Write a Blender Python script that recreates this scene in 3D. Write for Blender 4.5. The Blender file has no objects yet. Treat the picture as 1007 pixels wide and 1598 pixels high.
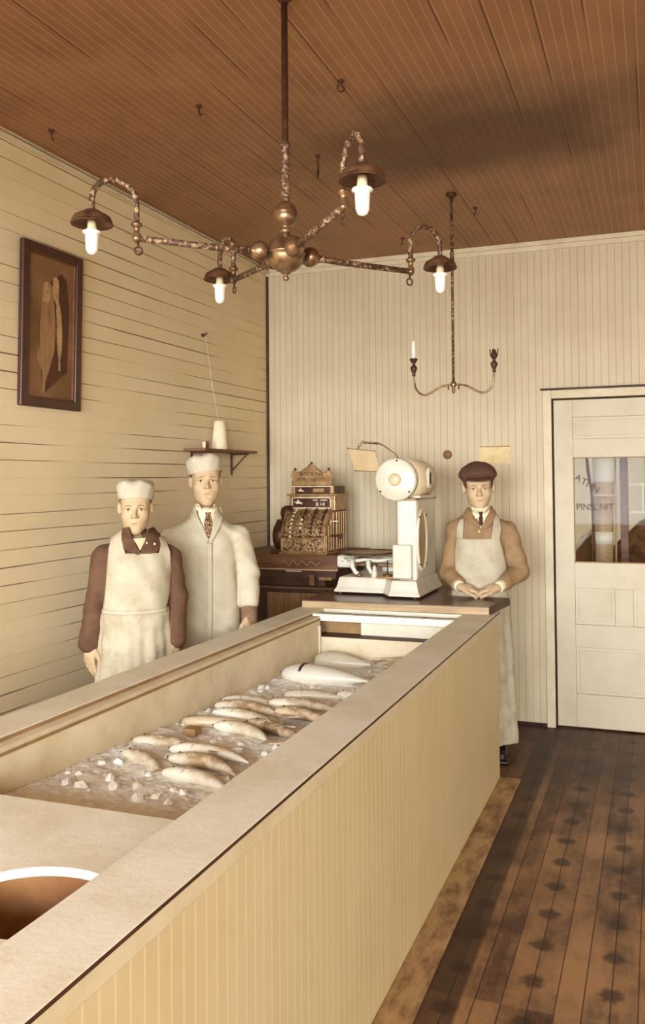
import bpy, bmesh, math, random
import numpy as np
from mathutils import Vector, Matrix
random.seed(7); np.random.seed(7)
PI = math.pi
COL = bpy.context.scene.collection

# ------------------------------------------------------------------ materials
def lin(c):
    return tuple(((v/255)/12.92 if v/255 <= .04045 else ((v/255+.055)/1.055)**2.4) for v in c)

class NT:
    """small node-tree helper"""
    def __init__(s, name):
        s.mat = bpy.data.materials.new(name); s.mat.use_nodes = True
        s.t = s.mat.node_tree; s.b = s.t.nodes['Principled BSDF']
        s.co = s.t.nodes.new('ShaderNodeTexCoord')
        s.obj = s.co.outputs['Object']
    def new(s, k, **kw):
        n = s.t.nodes.new(k)
        for a, v in kw.items(): setattr(n, a, v)
        return n
    def link(s, a, b): s.t.links.new(a, b)
    def m(s, op, a, b=None, c=None, clamp=False):
        n = s.new('ShaderNodeMath', operation=op, use_clamp=clamp)
        for i, v in enumerate((a, b, c)):
            if v is None: continue
            if isinstance(v, (int, float)): n.inputs[i].default_value = v
            else: s.link(v, n.inputs[i])
        return n.outputs[0]
    def sep(s):
        n = s.new('ShaderNodeSeparateXYZ'); s.link(s.obj, n.inputs[0]); return n.outputs
    def comb(s, x, y, z):
        n = s.new('ShaderNodeCombineXYZ')
        for i, v in enumerate((x, y, z)):
            if isinstance(v, (int, float)): n.inputs[i].default_value = v
            else: s.link(v, n.inputs[i])
        return n.outputs[0]
    def noise(s, scale, detail=4, rough=.6, vec=None, stretch=None):
        v = vec or s.obj
        if stretch:
            mp = s.new('ShaderNodeMapping'); mp.inputs['Scale'].default_value = stretch; s.link(v, mp.inputs['Vector']); v = mp.outputs[0]
        n = s.new('ShaderNodeTexNoise'); n.inputs['Scale'].default_value = scale
        n.inputs['Detail'].default_value = detail; n.inputs['Roughness'].default_value = rough
        s.link(v, n.inputs['Vector']); return n.outputs['Fac']
    def white(s, vec):
        n = s.new('ShaderNodeTexWhiteNoise'); s.link(vec, n.inputs['Vector']); return n.outputs['Value']
    def ss(s, x, a, b):
        n = s.new('ShaderNodeMapRange', interpolation_type='SMOOTHSTEP')
        s.link(x, n.inputs['Value']); n.inputs['From Min'].default_value = a; n.inputs['From Max'].default_value = b
        return n.outputs['Result']
    def mix(s, f, a, b):
        n = s.new('ShaderNodeMix', data_type='RGBA')
        if isinstance(f, (int, float)): n.inputs['Factor'].default_value = f
        else: s.link(f, n.inputs['Factor'])
        for sock, v in ((n.inputs[6], a), (n.inputs[7], b)):
            if isinstance(v, tuple): sock.default_value = (*lin(v), 1)
            else: s.link(v, sock)
        return n.outputs[2]
    def bump(s, h, strength=.5, dist=.01):
        n = s.new('ShaderNodeBump'); n.inputs['Strength'].default_value = strength; n.inputs['Distance'].default_value = dist
        s.link(h, n.inputs['Height']); s.link(n.outputs[0], s.b.inputs['Normal'])
    def out(s, col, rough=.7, metal=0., spec=.3):
        if isinstance(col, tuple): s.b.inputs['Base Color'].default_value = (*lin(col), 1)
        else: s.link(col, s.b.inputs['Base Color'])
        if isinstance(rough, (int, float)): s.b.inputs['Roughness'].default_value = rough
        else: s.link(rough, s.b.inputs['Roughness'])
        s.b.inputs['Metallic'].default_value = metal
        s.b.inputs['Specular IOR Level'].default_value = spec
        return s.mat

def mottled(name, a, b, scale=12, rough=.7, metal=0., lo=.35, hi=.7, bump=.0, bscale=60, spec=.3, stretch=None):
    n = NT(name)
    f = n.ss(n.noise(scale, 5, .65, stretch=stretch), lo, hi)
    if bump: n.bump(n.noise(bscale, 3), bump, .004)
    return n.out(n.mix(f, a, b), rough, metal, spec)

def groove(n, coord, pitch, width, off=0.):
    """1 in a groove of the board pattern, 0 on the board; also the board index"""
    u = n.m('DIVIDE', n.m('ADD', coord, off), pitch)
    fr = n.m('FRACT', u); idx = n.m('FLOOR', u)
    d = n.m('MULTIPLY', n.m('ABSOLUTE', n.m('SUBTRACT', fr, .5)), 2.)   # 1 at the edge
    return n.ss(d, 1-2*width/pitch, 1-.5*width/pitch), idx

def board_mat(name, axis, along, pitch, a, b, gcol, width=.004, gapmod=0., gap_len=1.2, light=0., rough=.6, dirt=None, bumps=.6, off=0., spec=.3, gmix=.75):
    n = NT(name); s = n.sep()
    g, idx = groove(n, s[axis], pitch, width, off)
    al = s[along]
    base = n.noise(3, 5, .6)
    tone = n.white(n.comb(idx, 3.1, n.m('FLOOR', n.m('DIVIDE', al, 1.9))))
    f = n.m('ADD', n.m('MULTIPLY', n.ss(base, .3, .75), .7), n.m('MULTIPLY', tone, .3))
    col = n.mix(f, a, b)
    if gapmod:
        # gaps open and close along each board
        nn = n.noise(1/gap_len, 1, .5, vec=n.comb(n.m('MULTIPLY', idx, 7.3), al, 0.))
        open_ = n.ss(nn, .47, .60)
        col = n.mix(n.m('MULTIPLY', g, n.m('ADD', n.m('MULTIPLY', open_, .85), .06)), col, gcol)
    else:
        col = n.mix(n.m('MULTIPLY', g, gmix), col, gcol)
    if dirt:
        sp = n.ss(n.noise(55, 6, .75), .62, .74)
        col = n.mix(n.m('MULTIPLY', sp, dirt[1]), col, dirt[0])
    n.bump(n.m('MULTIPLY', g, -1.) if not gapmod else n.m('MULTIPLY', g, n.m('SUBTRACT', -.12, n.m('MULTIPLY', open_, .88))), bumps, .006)
    return n, col

M = {}
# ------------------------------------------------------------------ object helpers
def obj(name, verts, faces, mat=None, parent=None, smooth=False, mats=None, fm=None):
    me = bpy.data.meshes.new(name)
    me.from_pydata([tuple(map(float, v)) for v in verts], [], [tuple(map(int, f)) for f in faces])
    if mats:
        for m_ in mats: me.materials.append(m_)
        if fm is not None: me.polygons.foreach_set('material_index', np.array(fm, dtype=np.int32))
    elif mat: me.materials.append(mat)
    if smooth: me.polygons.foreach_set('use_smooth', [True]*len(me.polygons))
    me.update()
    o = bpy.data.objects.new(name, me); COL.objects.link(o)
    if parent: o.parent = parent
    return o

def tag(o, label=None, cat=None, group=None, kind=None):
    if label: o['label'] = label
    if cat: o['category'] = cat
    if group: o['group'] = group
    if kind: o['kind'] = kind
    return o

def empty(name, loc, rz=0., label=None, cat=None, group=None):
    o = bpy.data.objects.new(name, None); COL.objects.link(o)
    o.location = loc; o.rotation_euler = (0, 0, rz); o.empty_display_size = .05
    return tag(o, label, cat, group)

class MB:
    """collects shapes into one mesh"""
    def __init__(s): s.v = []; s.f = []; s.sm = []
    def add(s, vs, fs, sm=False):
        k = len(s.v); s.v += [tuple(v) for v in vs]; s.f += [tuple(i+k for i in f) for f in fs]; s.sm += [sm]*len(fs); return s
    def box(s, x0, x1, y0, y1, z0, z1, bev=0.):
        bm = bmesh.new()
        vs = [bm.verts.new(p) for p in ((x0,y0,z0),(x1,y0,z0),(x1,y1,z0),(x0,y1,z0),(x0,y0,z1),(x1,y0,z1),(x1,y1,z1),(x0,y1,z1))]
        for f in ((3,2,1,0),(4,5,6,7),(0,1,5,4),(1,2,6,5),(2,3,7,6),(3,0,4,7)): bm.faces.new([vs[i] for i in f])
        if bev:
            bmesh.ops.bevel(bm, geom=bm.edges[:], offset=bev, segments=2, profile=.5, affect='EDGES')
        bm.verts.index_update()
        s.add([v.co[:] for v in bm.verts], [[v.index for v in f.verts] for f in bm.faces], False); bm.free(); return s
    def tube(s, pts, r, n=12, caps=True):
        pts = [Vector(p) for p in pts]; N = len(pts)
        rs = r if isinstance(r, (list, tuple)) else [r]*N
        vs = []; up = None
        for i, p in enumerate(pts):
            t = (pts[min(i+1, N-1)] - pts[max(i-1, 0)]).normalized()
            if up is None:
                up = Vector((0,0,1)) if abs(t.z) < .9 else Vector((1,0,0))
            a = t.cross(up).normalized(); b = a.cross(t).normalized(); up = b
            for k in range(n):
                th = 2*PI*k/n; vs.append(p + (a*math.cos(th)+b*math.sin(th))*rs[i])
        fs = [(i*n+k, i*n+(k+1)%n, (i+1)*n+(k+1)%n, (i+1)*n+k) for i in range(N-1) for k in range(n)]
        if caps: fs += [tuple(range(n-1, -1, -1)), tuple((N-1)*n+k for k in range(n))]
        return s.add(vs, fs, True)
    def lathe(s, prof, c=(0,0,0), n=28, axis='z', mat=None, caps=True):
        vs = []
        for (r, h) in prof:
            for k in range(n):
                th = 2*PI*k/n; p = (r*math.cos(th), r*math.sin(th), h)
                if axis == 'y': p = (p[0], p[2], p[1])
                if axis == 'x': p = (p[2], p[0], p[1])
                if mat is not None: p = mat @ Vector(p)
                vs.append((p[0]+c[0], p[1]+c[1], p[2]+c[2]))
        N = len(prof)
        fs = [(i*n+k, i*n+(k+1)%n, (i+1)*n+(k+1)%n, (i+1)*n+k) for i in range(N-1) for k in range(n)]
        if caps: fs += [tuple(range(n-1, -1, -1)), tuple((N-1)*n+k for k in range(n))]
        return s.add(vs, fs, True)
    def sphere(s, c, r, n=20):
        m_ = n//2; rr = r if isinstance(r, (tuple, list)) else (r, r, r); vs = []
        for i in range(m_+1):
            ph = PI*i/m_
            for k in range(n):
                th = 2*PI*k/n
                vs.append((c[0]+rr[0]*math.sin(ph)*math.cos(th), c[1]+rr[1]*math.sin(ph)*math.sin(th), c[2]+rr[2]*math.cos(ph)))
        fs = [(i*n+k, (i+1)*n+k, (i+1)*n+(k+1)%n, i*n+(k+1)%n) for i in range(m_) for k in range(n)]
        return s.add(vs, fs, True)
    def torus(s, c, R_, r, axis='y', n=24, m_=8):
        pts = []
        vs = []
        for i in range(n):
            a = 2*PI*i/n
            for k in range(m_):
                b = 2*PI*k/m_; q = R_+r*math.cos(b)
                p = (q*math.cos(a), r*math.sin(b), q*math.sin(a))
                if axis == 'z': p = (p[0], p[2], p[1])
                if axis == 'x': p = (p[1], p[0], p[2])
                vs.append((p[0]+c[0], p[1]+c[1], p[2]+c[2]))
        fs = [(i*m_+k, ((i+1)%n)*m_+k, ((i+1)%n)*m_+(k+1)%m_, i*m_+(k+1)%m_) for i in range(n) for k in range(m_)]
        return s.add(vs, fs, True)
    def prism(s, poly, d0, d1, plane='xz'):
        """polygon extruded along the remaining axis"""
        def P(a, b, d): return {'xz': (a, d, b), 'yz': (d, a, b), 'xy': (a, b, d)}[plane]
        n = len(poly); vs = [P(a, b, d0) for a, b in poly]+[P(a, b, d1) for a, b in poly]
        fs = [tuple(range(n)), tuple(range(2*n-1, n-1, -1))]+[(i, (i+1)%n, n+(i+1)%n, n+i) for i in range(n)]
        return s.add(vs, fs)
    def build(s, name, mat, parent=None):
        o = obj(name, s.v, s.f, mat, parent)
        o.data.polygons.foreach_set('use_smooth', s.sm)
        bm = bmesh.new(); bm.from_mesh(o.data)
        bmesh.ops.remove_doubles(bm, verts=bm.verts, dist=1e-6)
        bmesh.ops.recalc_face_normals(bm, faces=bm.faces); bm.to_mesh(o.data); bm.free()
        return o

def text(name, s, size, mat, parent, loc, rot=(PI/2, 0, 0), ext=.0008, sx=1., shear=0.):
    cu = bpy.data.curves.new(name, 'FONT'); cu.body = s; cu.size = size; cu.extrude = ext
    cu.align_x = 'CENTER'; cu.align_y = 'CENTER'; cu.shear = shear; cu.resolution_u = 3
    tmp = bpy.data.objects.new(name+'_c', cu); COL.objects.link(tmp)
    dg = bpy.context.evaluated_depsgraph_get(); dg.update()
    me = bpy.data.meshes.new_from_object(tmp.evaluated_get(dg)); bpy.data.objects.remove(tmp); bpy.data.curves.remove(cu)
    me.name = name; me.materials.clear(); me.materials.append(mat)
    o = bpy.data.objects.new(name, me); COL.objects.link(o); o.parent = parent
    o.location = loc; o.rotation_euler = rot; o.scale = (sx, 1, 1)
    return o

# ------------------------------------------------------------------ signed distance modelling (for bodies and cloth)
class Pm:
    def __init__(s, f, c, r, op='u', k=.01): s.f = f; s.c = np.array(c, float); s.r = r; s.op = op; s.k = k
def V3(*a): return np.array(a, float)
def ell(c, r, k=.01, op='u', R=None):
    c = V3(*c); r = V3(*r)
    def f(P):
        q = P-c
        if R is not None: q = q@R
        k0 = np.sqrt(((q/r)**2).sum(-1)); k1 = np.sqrt(((q/(r*r))**2).sum(-1))+1e-9
        return k0*(k0-1)/k1
    return Pm(f, c, r.max(), op, k)
def cap(a, b, ra, rb=None, k=.01, op='u', sy=1.):
    a = V3(*a); b = V3(*b); rb = ra if rb is None else rb
    sc = V3(1, 1/sy, 1); a2 = a*sc; ab = b*sc-a2; L = (ab@ab)+1e-12
    def f(P):
        q = P*sc-a2; t = np.clip(q@ab/L, 0, 1)
        return (np.sqrt(((q-t[..., None]*ab)**2).sum(-1))-(ra+(rb-ra)*t))*min(1, sy)
    return Pm(f, (a+b)/2, np.linalg.norm(b-a)/2+max(ra, rb)*max(1, sy), op, k)
def rbox(c, h, rd, k=.01, op='u', R=None):
    c = V3(*c); h = V3(*h)-rd
    def f(P):
        q = P-c
        if R is not None: q = q@R
        q = np.abs(q)-h
        return np.sqrt((np.maximum(q, 0)**2).sum(-1))+np.minimum(q.max(-1), 0)-rd
    return Pm(f, c, np.linalg.norm(h)+rd, op, k)
def evalsdf(prims, P, cen=None, rad=None, disp=None):
    d = np.full(P.shape[:-1], 1.)
    for p in prims:
        if cen is not None and np.linalg.norm(cen-p.c)-p.r-rad > .05+p.k: continue
        e = p.f(P)
        if p.op == 'u':
            h = np.maximum(p.k-np.abs(d-e), 0)/p.k; d = np.minimum(d, e)-h*h*p.k*.25
        else:
            e = -e; h = np.maximum(p.k-np.abs(d-e), 0)/p.k; d = np.maximum(d, e)+h*h*p.k*.25
    if disp is not None: d = d+disp(P)
    return d
def surfnets(prims, lo, hi, h, disp=None):
    lo = V3(*lo); hi = V3(*hi); C = 12
    n = (np.ceil((hi-lo)/h/C).astype(int))*C+1
    S = np.full(n, 1., np.float32)
    half = C*h/2*math.sqrt(3)
    g = np.arange(C+1)*h
    GX, GY, GZ = np.meshgrid(g, g, g, indexing='ij'); G = np.stack([GX, GY, GZ], -1)
    nb = (n-1)//C
    bx = np.stack(np.meshgrid(*[np.arange(q) for q in nb], indexing='ij'), -1).reshape(-1, 3)
    cens = lo+(bx+.5)*C*h
    dc = evalsdf(prims, cens)
    for b, cc, dd in zip(bx, cens, dc):
        i, j, k = b*C
        if abs(dd) > half*1.35+.02:
            S[i:i+C+1, j:j+C+1, k:k+C+1] = np.where(S[i:i+C+1, j:j+C+1, k:k+C+1] == 1., dd, S[i:i+C+1, j:j+C+1, k:k+C+1])
    for b, cc, dd in zip(bx, cens, dc):
        if abs(dd) > half*1.35+.02: continue
        i, j, k = b*C
        S[i:i+C+1, j:j+C+1, k:k+C+1] = evalsdf(prims, lo+b*C*h+G, cc, half, disp)
    I = S < 0
    cells = np.zeros(n-1, bool)
    a = I[:-1, :-1, :-1]; mx = a.copy(); mn = a.copy()
    for dx in (0, 1):
        for dy in (0, 1):
            for dz in (0, 1):
                q = I[dx:n[0]-1+dx, dy:n[1]-1+dy, dz:n[2]-1+dz]; mx |= q; mn &= q
    act = mx & ~mn
    idx = np.argwhere(act); vid = np.full(n-1, -1, np.int64); vid[act] = np.arange(len(idx))
    acc = np.zeros((len(idx), 3)); cnt = np.zeros(len(idx))
    cor = [(x, y, z) for x in (0, 1) for y in (0, 1) for z in (0, 1)]
    for p in cor:
        for ax in range(3):
            if p[ax]: continue
            q = list(p); q[ax] = 1
            sa = S[idx[:, 0]+p[0], idx[:, 1]+p[1], idx[:, 2]+p[2]]; sb = S[idx[:, 0]+q[0], idx[:, 1]+q[1], idx[:, 2]+q[2]]
            m_ = (sa < 0) != (sb < 0); t = np.where(m_, sa/(sa-sb+1e-12), 0)
            pt = np.tile(np.array(p, float), (len(idx), 1)); pt[:, ax] += t
            acc[m_] += pt[m_]; cnt[m_] += 1
    V = lo+(idx+acc/cnt[:, None])*h
    F = []
    for ax in range(3):
        u, v = [(1, 2), (2, 0), (0, 1)][ax]
        sl0 = [slice(None)]*3; sl1 = [slice(None)]*3; sl0[ax] = slice(0, -1); sl1[ax] = slice(1, None)
        A = I[tuple(sl0)]; B = I[tuple(sl1)]; e = np.argwhere(A != B)
        ok = (e[:, u] > 0) & (e[:, v] > 0) & (e[:, u] < n[u]-1) & (e[:, v] < n[v]-1); e = e[ok]
        if not len(e): continue
        du = np.zeros(3, int); du[u] = 1; dv = np.zeros(3, int); dv[v] = 1
        c = [vid[tuple((e-w).T)] for w in (du+dv, dv, 0*du, du)]
        q = np.stack(c, 1); flip = ~A[tuple(e.T)]
        q[flip] = q[flip][:, ::-1]; F.append(q)
    return V, np.concatenate(F)
def nobj(name, V, F, mat, parent=None, mats=None, fm=None):
    me = bpy.data.meshes.new(name)
    me.vertices.add(len(V)); me.vertices.foreach_set('co', np.asarray(V, np.float32).ravel())
    me.loops.add(F.size); me.loops.foreach_set('vertex_index', F.astype(np.int32).ravel())
    me.polygons.add(len(F)); me.polygons.foreach_set('loop_start', (np.arange(len(F))*4).astype(np.int32))
    for m_ in (mats or [mat]): me.materials.append(m_)
    if fm is not None: me.polygons.foreach_set('material_index', fm.astype(np.int32))
    me.polygons.foreach_set('use_smooth', np.ones(len(F), bool))
    me.update(calc_edges=True); me.validate()
    o = bpy.data.objects.new(name, me); COL.objects.link(o)
    if parent: o.parent = parent
    return o
def sheet(name, P, mat, parent, th=.003, closed=False):
    """grid of points (nu,nv,3) -> thin solid cloth"""
    nu, nv = P.shape[:2]
    du = np.gradient(P, axis=0); dv = np.gradient(P, axis=1); N = np.cross(du, dv); N /= np.linalg.norm(N, axis=-1, keepdims=True)+1e-9
    A = P; B = P+N*th
    V = np.concatenate([A.reshape(-1, 3), B.reshape(-1, 3)]); o2 = nu*nv; F = []
    id_ = lambda i, j: i*nv+j
    for i in range(nu-1):
        for j in range(nv-1):
            a, b, c, d = id_(i, j), id_(i+1, j), id_(i+1, j+1), id_(i, j+1)
            F.append((a, b, c, d)); F.append((d+o2, c+o2, b+o2, a+o2))
    for i in range(nu-1):
        F.append((id_(i, 0)+o2, id_(i+1, 0)+o2, id_(i+1, 0), id_(i, 0))); F.append((id_(i, nv-1), id_(i+1, nv-1), id_(i+1, nv-1)+o2, id_(i, nv-1)+o2))
    for j in range(nv-1):
        F.append((id_(0, j), id_(0, j+1), id_(0, j+1)+o2, id_(0, j)+o2)); F.append((id_(nu-1, j)+o2, id_(nu-1, j+1)+o2, id_(nu-1, j+1), id_(nu-1, j)))
    return nobj(name, V, np.array(F), mat, parent)
def march(prims, O, D, steps=26, off=.004, tmax=.6):
    P = O.copy(); t = np.zeros(P.shape[:-1])
    for _ in range(steps):
        d = evalsdf(prims, P)-off
        t = np.minimum(t+d*.9, tmax); P = O+D*t[..., None]
    return P
def interp(pts, t):
    pts = np.array(pts, float); s = np.linspace(0, 1, len(pts))
    return np.stack([np.interp(t, s, pts[:, i]) for i in range(pts.shape[1])], -1)
def patch(name, prims, left, right, mat, parent, off=.006, th=.003, nu=24, nv=24, wob=0.):
    """a piece of cloth laid on the front (-y side) of a body between two outlines given in (x, z)"""
    t = np.linspace(0, 1, nu); L = interp(left, t); R_ = interp(right, t); s = np.linspace(0, 1, nv)
    XZ = L[:, None]*(1-s[None, :, None])+R_[:, None]*s[None, :, None]
    O = np.stack([XZ[..., 0], np.full(XZ.shape[:2], -.45), XZ[..., 1]], -1)
    P = march(prims, O, V3(0, 1, 0), off=off, tmax=.6)
    if wob: P[..., 1] += wob*np.sin(XZ[..., 0]*60+XZ[..., 1]*17)*np.cos(XZ[..., 1]*23)
    # keep edges that miss the body from running off behind it
    P[..., 1] = np.minimum(P[..., 1], .06)
    return sheet(name, P, mat, parent, th)

# ------------------------------------------------------------------ CAMERA
yaw, pitch, roll, F_, CX, CY = 0.343754777, 0.0254851999, -0.00892610213, 1317.93974, 552.665908, 713.317426
def camrot():
    cy, sy = math.cos(yaw), math.sin(yaw)
    fwd = Vector((-sy*math.cos(pitch), cy*math.cos(pitch), math.sin(pitch)))
    rt = Vector((cy, sy, 0)); up = rt.cross(fwd)
    return rt*math.cos(roll)+up*math.sin(roll), -rt*math.sin(roll)+up*math.cos(roll), fwd
r2, u2, fw = camrot()
cd = bpy.data.cameras.new('camera'); cam = bpy.data.objects.new('camera', cd); COL.objects.link(cam)
m4 = Matrix.Identity(4)
for i in range(3): m4[i][0] = r2[i]; m4[i][1] = u2[i]; m4[i][2] = -fw[i]
m4[2][3] = 1.6; cam.matrix_world = m4
cd.sensor_fit = 'VERTICAL'; cd.sensor_height = 36; cd.sensor_width = 36; cd.lens = F_*36/1598
cd.shift_x = -(CX-503.5)/1598; cd.shift_y = (CY-799)/1598
cd.clip_start = .05; cd.clip_end = 200
bpy.context.scene.camera = cam
vs = bpy.context.scene.view_settings
vs.view_transform = 'Standard'; vs.look = 'None'; vs.gamma = 1; vs.exposure = -0.28
try: vs.use_curve_mapping = False
except Exception: pass

# ------------------------------------------------------------------ colours (the print is a sepia one, so every thing has a sepia colour)
n, c = board_mat('back_wall_beadboard', 0, 2, .0455, (197,180,145), (208,193,158), (164,142,106), width=.0035, rough=.75, dirt=((150,110,65), .25), bumps=.5, gmix=.42)
M['back'] = n.out(c, .75)
n, c = board_mat('left_wall_boards', 2, 1, .0775, (217,197,154), (226,207,166), (76,46,26), width=.0032, gapmod=1., gap_len=1.1, dirt=((120,80,45), .25), bumps=.8, off=.012)
M['left'] = n.out(c, .75)
n, c = board_mat('counter_beadboard', 1, 2, .0405, (210,193,152), (200,180,136), (222,207,168), width=.0045, dirt=((120,85,50), .25), bumps=-.35)
M['front'] = n.out(c, .6)
# ceiling: varnished beaded boards with a soft darker oval patch towards the back
n, c = board_mat('ceiling_boards', 0, 1, .0387, (160,116,78), (134,94,63), (200,156,110), width=.003, bumps=-.3, gmix=.55)
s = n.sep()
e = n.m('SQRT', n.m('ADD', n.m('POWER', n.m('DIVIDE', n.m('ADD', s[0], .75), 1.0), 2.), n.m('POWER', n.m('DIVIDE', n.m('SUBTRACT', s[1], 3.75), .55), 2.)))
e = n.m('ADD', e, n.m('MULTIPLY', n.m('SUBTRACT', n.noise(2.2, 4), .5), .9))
dark_patch = n.m('SUBTRACT', 1., n.ss(e, .25, 1.3))
fr = n.m('FRACT', n.m('ADD', n.m('DIVIDE', s[0], .155), .3)); gp = n.ss(n.m('ABSOLUTE', n.m('SUBTRACT', fr, .5)), .478, .495)
nn = n.noise(.9, 1, .5, vec=n.comb(n.m('MULTIPLY', n.m('FLOOR', n.m('DIVIDE', s[0], .155)), 5.1), s[1], 0.))
c = n.mix(n.m('MULTIPLY', gp, n.ss(nn, .5, .58)), c, (60, 34, 20))
c = n.mix(n.m('MULTIPLY', dark_patch, .72), c, (62, 36, 24))
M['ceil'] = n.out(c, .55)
# floor: worn painted boards with rows of rosettes
n = NT('floor_boards'); s = n.sep()
g, idx = groove(n, s[0], .079, .003, 0.)
wear = n.noise(2.4, 6, .7); wear2 = n.noise(9, 5, .75, stretch=(1, .25, 1))
tone = n.white(n.comb(idx, n.m('FLOOR', n.m('DIVIDE', s[1], 1.3)), 1.))
f = n.ss(n.m('ADD', n.m('ADD', n.m('MULTIPLY', wear, .5), n.m('MULTIPLY', wear2, .38)), n.m('MULTIPLY', tone, .16)), .36, .66)
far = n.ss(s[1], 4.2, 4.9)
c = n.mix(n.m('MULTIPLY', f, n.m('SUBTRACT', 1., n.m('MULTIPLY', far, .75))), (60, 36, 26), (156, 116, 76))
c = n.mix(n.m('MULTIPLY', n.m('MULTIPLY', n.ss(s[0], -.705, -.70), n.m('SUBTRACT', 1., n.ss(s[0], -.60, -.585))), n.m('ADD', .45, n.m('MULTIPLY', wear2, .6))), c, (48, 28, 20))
fx = n.m('SUBTRACT', n.m('FRACT', n.m('ADD', n.m('DIVIDE', n.m('ADD', s[0], .633), .2365), .5)), .5)
fy = n.m('SUBTRACT', n.m('FRACT', n.m('ADD', n.m('DIVIDE', n.m('SUBTRACT', s[1], 2.75), .2185), .5)), .5)
rr = n.m('SQRT', n.m('ADD', n.m('POWER', n.m('MULTIPLY', fx, .2365), 2.), n.m('POWER', n.m('MULTIPLY', fy, .2185), 2.)))
rr = n.m('ADD', rr, n.m('MULTIPLY', n.m('SUBTRACT', n.noise(38, 3), .5), .05))
spot = n.m('SUBTRACT', 1., n.ss(rr, .022, .05))
c = n.mix(n.m('MULTIPLY', spot, .8), c, (44, 24, 16))
c = n.mix(n.m('MULTIPLY', g, .8), c, (34, 18, 12))
n.bump(n.m('ADD', n.m('MULTIPLY', g, -1.), n.m('MULTIPLY', wear2, .3)), .5, .004)
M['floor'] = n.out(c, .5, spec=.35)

M['trim'] = mottled('painted_trim', (214,200,166), (202,186,148), 9, .6)
M['white'] = mottled('white_painted_wood', (226,220,198), (214,204,174), 6, .55, bump=.15)
M['worn'] = mottled('worn_white_paint', (240,232,210), (180,150,110), 26, .6, lo=.52, hi=.72)
M['inner'] = mottled('zinc_lining', (228,214,180), (214,196,156), 7, .5)
M['innerdark'] = mottled('bare_board', (160,126,80), (140,106,64), 9, .6)
M['door'] = mottled('door_paint', (200,188,158), (189,175,142), 5, .55, lo=.4, hi=.8)
M['dark'] = mottled('dark_gap', (58,34,22), (44,26,18), 9, .8)
M['slab'] = mottled('varnished_slab_top', (104,76,54), (84,60,44), 5, .28, spec=.5, stretch=(1, 6, 1))
M['slabedge'] = mottled('slab_edge_wood', (180,154,114), (156,128,90), 14, .5, stretch=(.3, 1, 3))
M['desk'] = mottled('brown_desk_wood', (118,82,52), (92,60,38), 8, .5, stretch=(.4, 1, 4))
M['deskdark'] = mottled('dark_cabinet_wood', (82,52,36), (62,38,26), 8, .55)
M['panel'] = mottled('cabinet_panel_wood', (150,112,70), (120,86,52), 7, .6, stretch=(6, 1, .6))
M['enamel'] = mottled('white_enamel', (214,208,188), (203,194,166), 7, .3, spec=.5)
M['enamel2'] = mottled('cream_enamel_side', (214,194,152), (200,178,136), 5, .35, spec=.5)
M['steel'] = mottled('dull_steel', (160,130,92), (112,82,54), 30, .35, .7)
M['brass'] = mottled('tarnished_brass', (158,126,90), (92,66,46), 22, .3, .75)
M['rust'] = mottled('patchy_gilt_iron', (78,54,40), (182,148,104), 85, .5, .2, lo=.48, hi=.66, bump=.5, bscale=70)
M['iron'] = mottled('dark_iron', (66,40,28), (84,54,38), 30, .5, .2)
M['shade'] = mottled('tin_shade', (112,78,52), (66,42,30), 26, .45, .4)
n = NT('opal_glass'); n.b.inputs['Subsurface Weight'].default_value = .3; n.b.inputs['Subsurface Radius'].default_value = (.02,.02,.02)
M['opal'] = n.out((236,232,216), .25, spec=.5)
M['register'] = mottled('nickel_filigree', (190,158,110), (88,56,38), 95, .4, .45, lo=.4, hi=.6, bump=.8, bscale=120)
M['registerflat'] = mottled('nickel_plate', (178,146,98), (140,106,68), 20, .35, .5)
M['registerdark'] = mottled('register_dark_metal', (92,60,42), (66,42,30), 20, .4, .4)
M['key'] = mottled('white_key', (236,224,190), (224,208,170), 20, .4)
M['keyd'] = mottled('dark_key', (74,48,34), (58,36,26), 20, .4)
M['ink'] = mottled('dark_paint', (70,42,26), (60,36,22), 20, .6)
M['paper'] = mottled('paper', (224,202,152), (206,178,124), 14, .8)
M['mirror'] = mottled('dull_mirror', (184,162,118), (174,150,108), 6, .3, .2)
M['skin'] = mottled('skin', (192,165,126), (182,154,114), 20, .55, spec=.3)
M['lip'] = mottled('lips', (196,162,124), (188,154,116), 20, .5)
M['eye'] = mottled('eye_white', (232,214,176), (224,204,164), 20, .3)
M['iris'] = mottled('iris', (92,62,42), (70,44,30), 40, .25)
M['hair'] = mottled('dark_hair', (74,46,30), (56,34,22), 90, .6)
M['brow'] = mottled('brown_brow', (138,98,62), (120,82,50), 90, .7)
def cloth(name, a, b, sc=14, bump=.35): return mottled(name, a, b, sc, .85, bump=bump, bscale=220, spec=.15)
M['apron'] = cloth('white_apron_cloth', (188,178,150), (172,158,128))
M['cap'] = cloth('white_cap_cloth', (194,184,158), (180,167,138))
M['coat'] = cloth('white_coat_cloth', (194,184,156), (180,166,136), 8)
M['darkshirt'] = cloth('dark_wool_jacket', (104,76,56), (90,64,46))
M['brown'] = cloth('brown_knit_cardigan', (156,126,90), (138,110,76))
M['darkcap'] = cloth('dark_wool_cap', (96,68,52), (82,56,44))
M['shirt'] = cloth('white_shirt', (236,222,188), (224,206,166))
M['under'] = cloth('pale_undershirt', (222,200,158), (206,180,134))
M['tie'] = mottled('patterned_tie', (84,54,38), (190,156,106), 120, .6, lo=.5, hi=.58)
M['tied'] = mottled('dark_tie', (74,44,34), (64,38,28), 50, .6)
M['sleeve'] = cloth('grey_knit_cuff', (132,108,80), (116,92,66))
M['trouser'] = cloth('dark_trousers', (62,40,30), (52,32,24))
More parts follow.
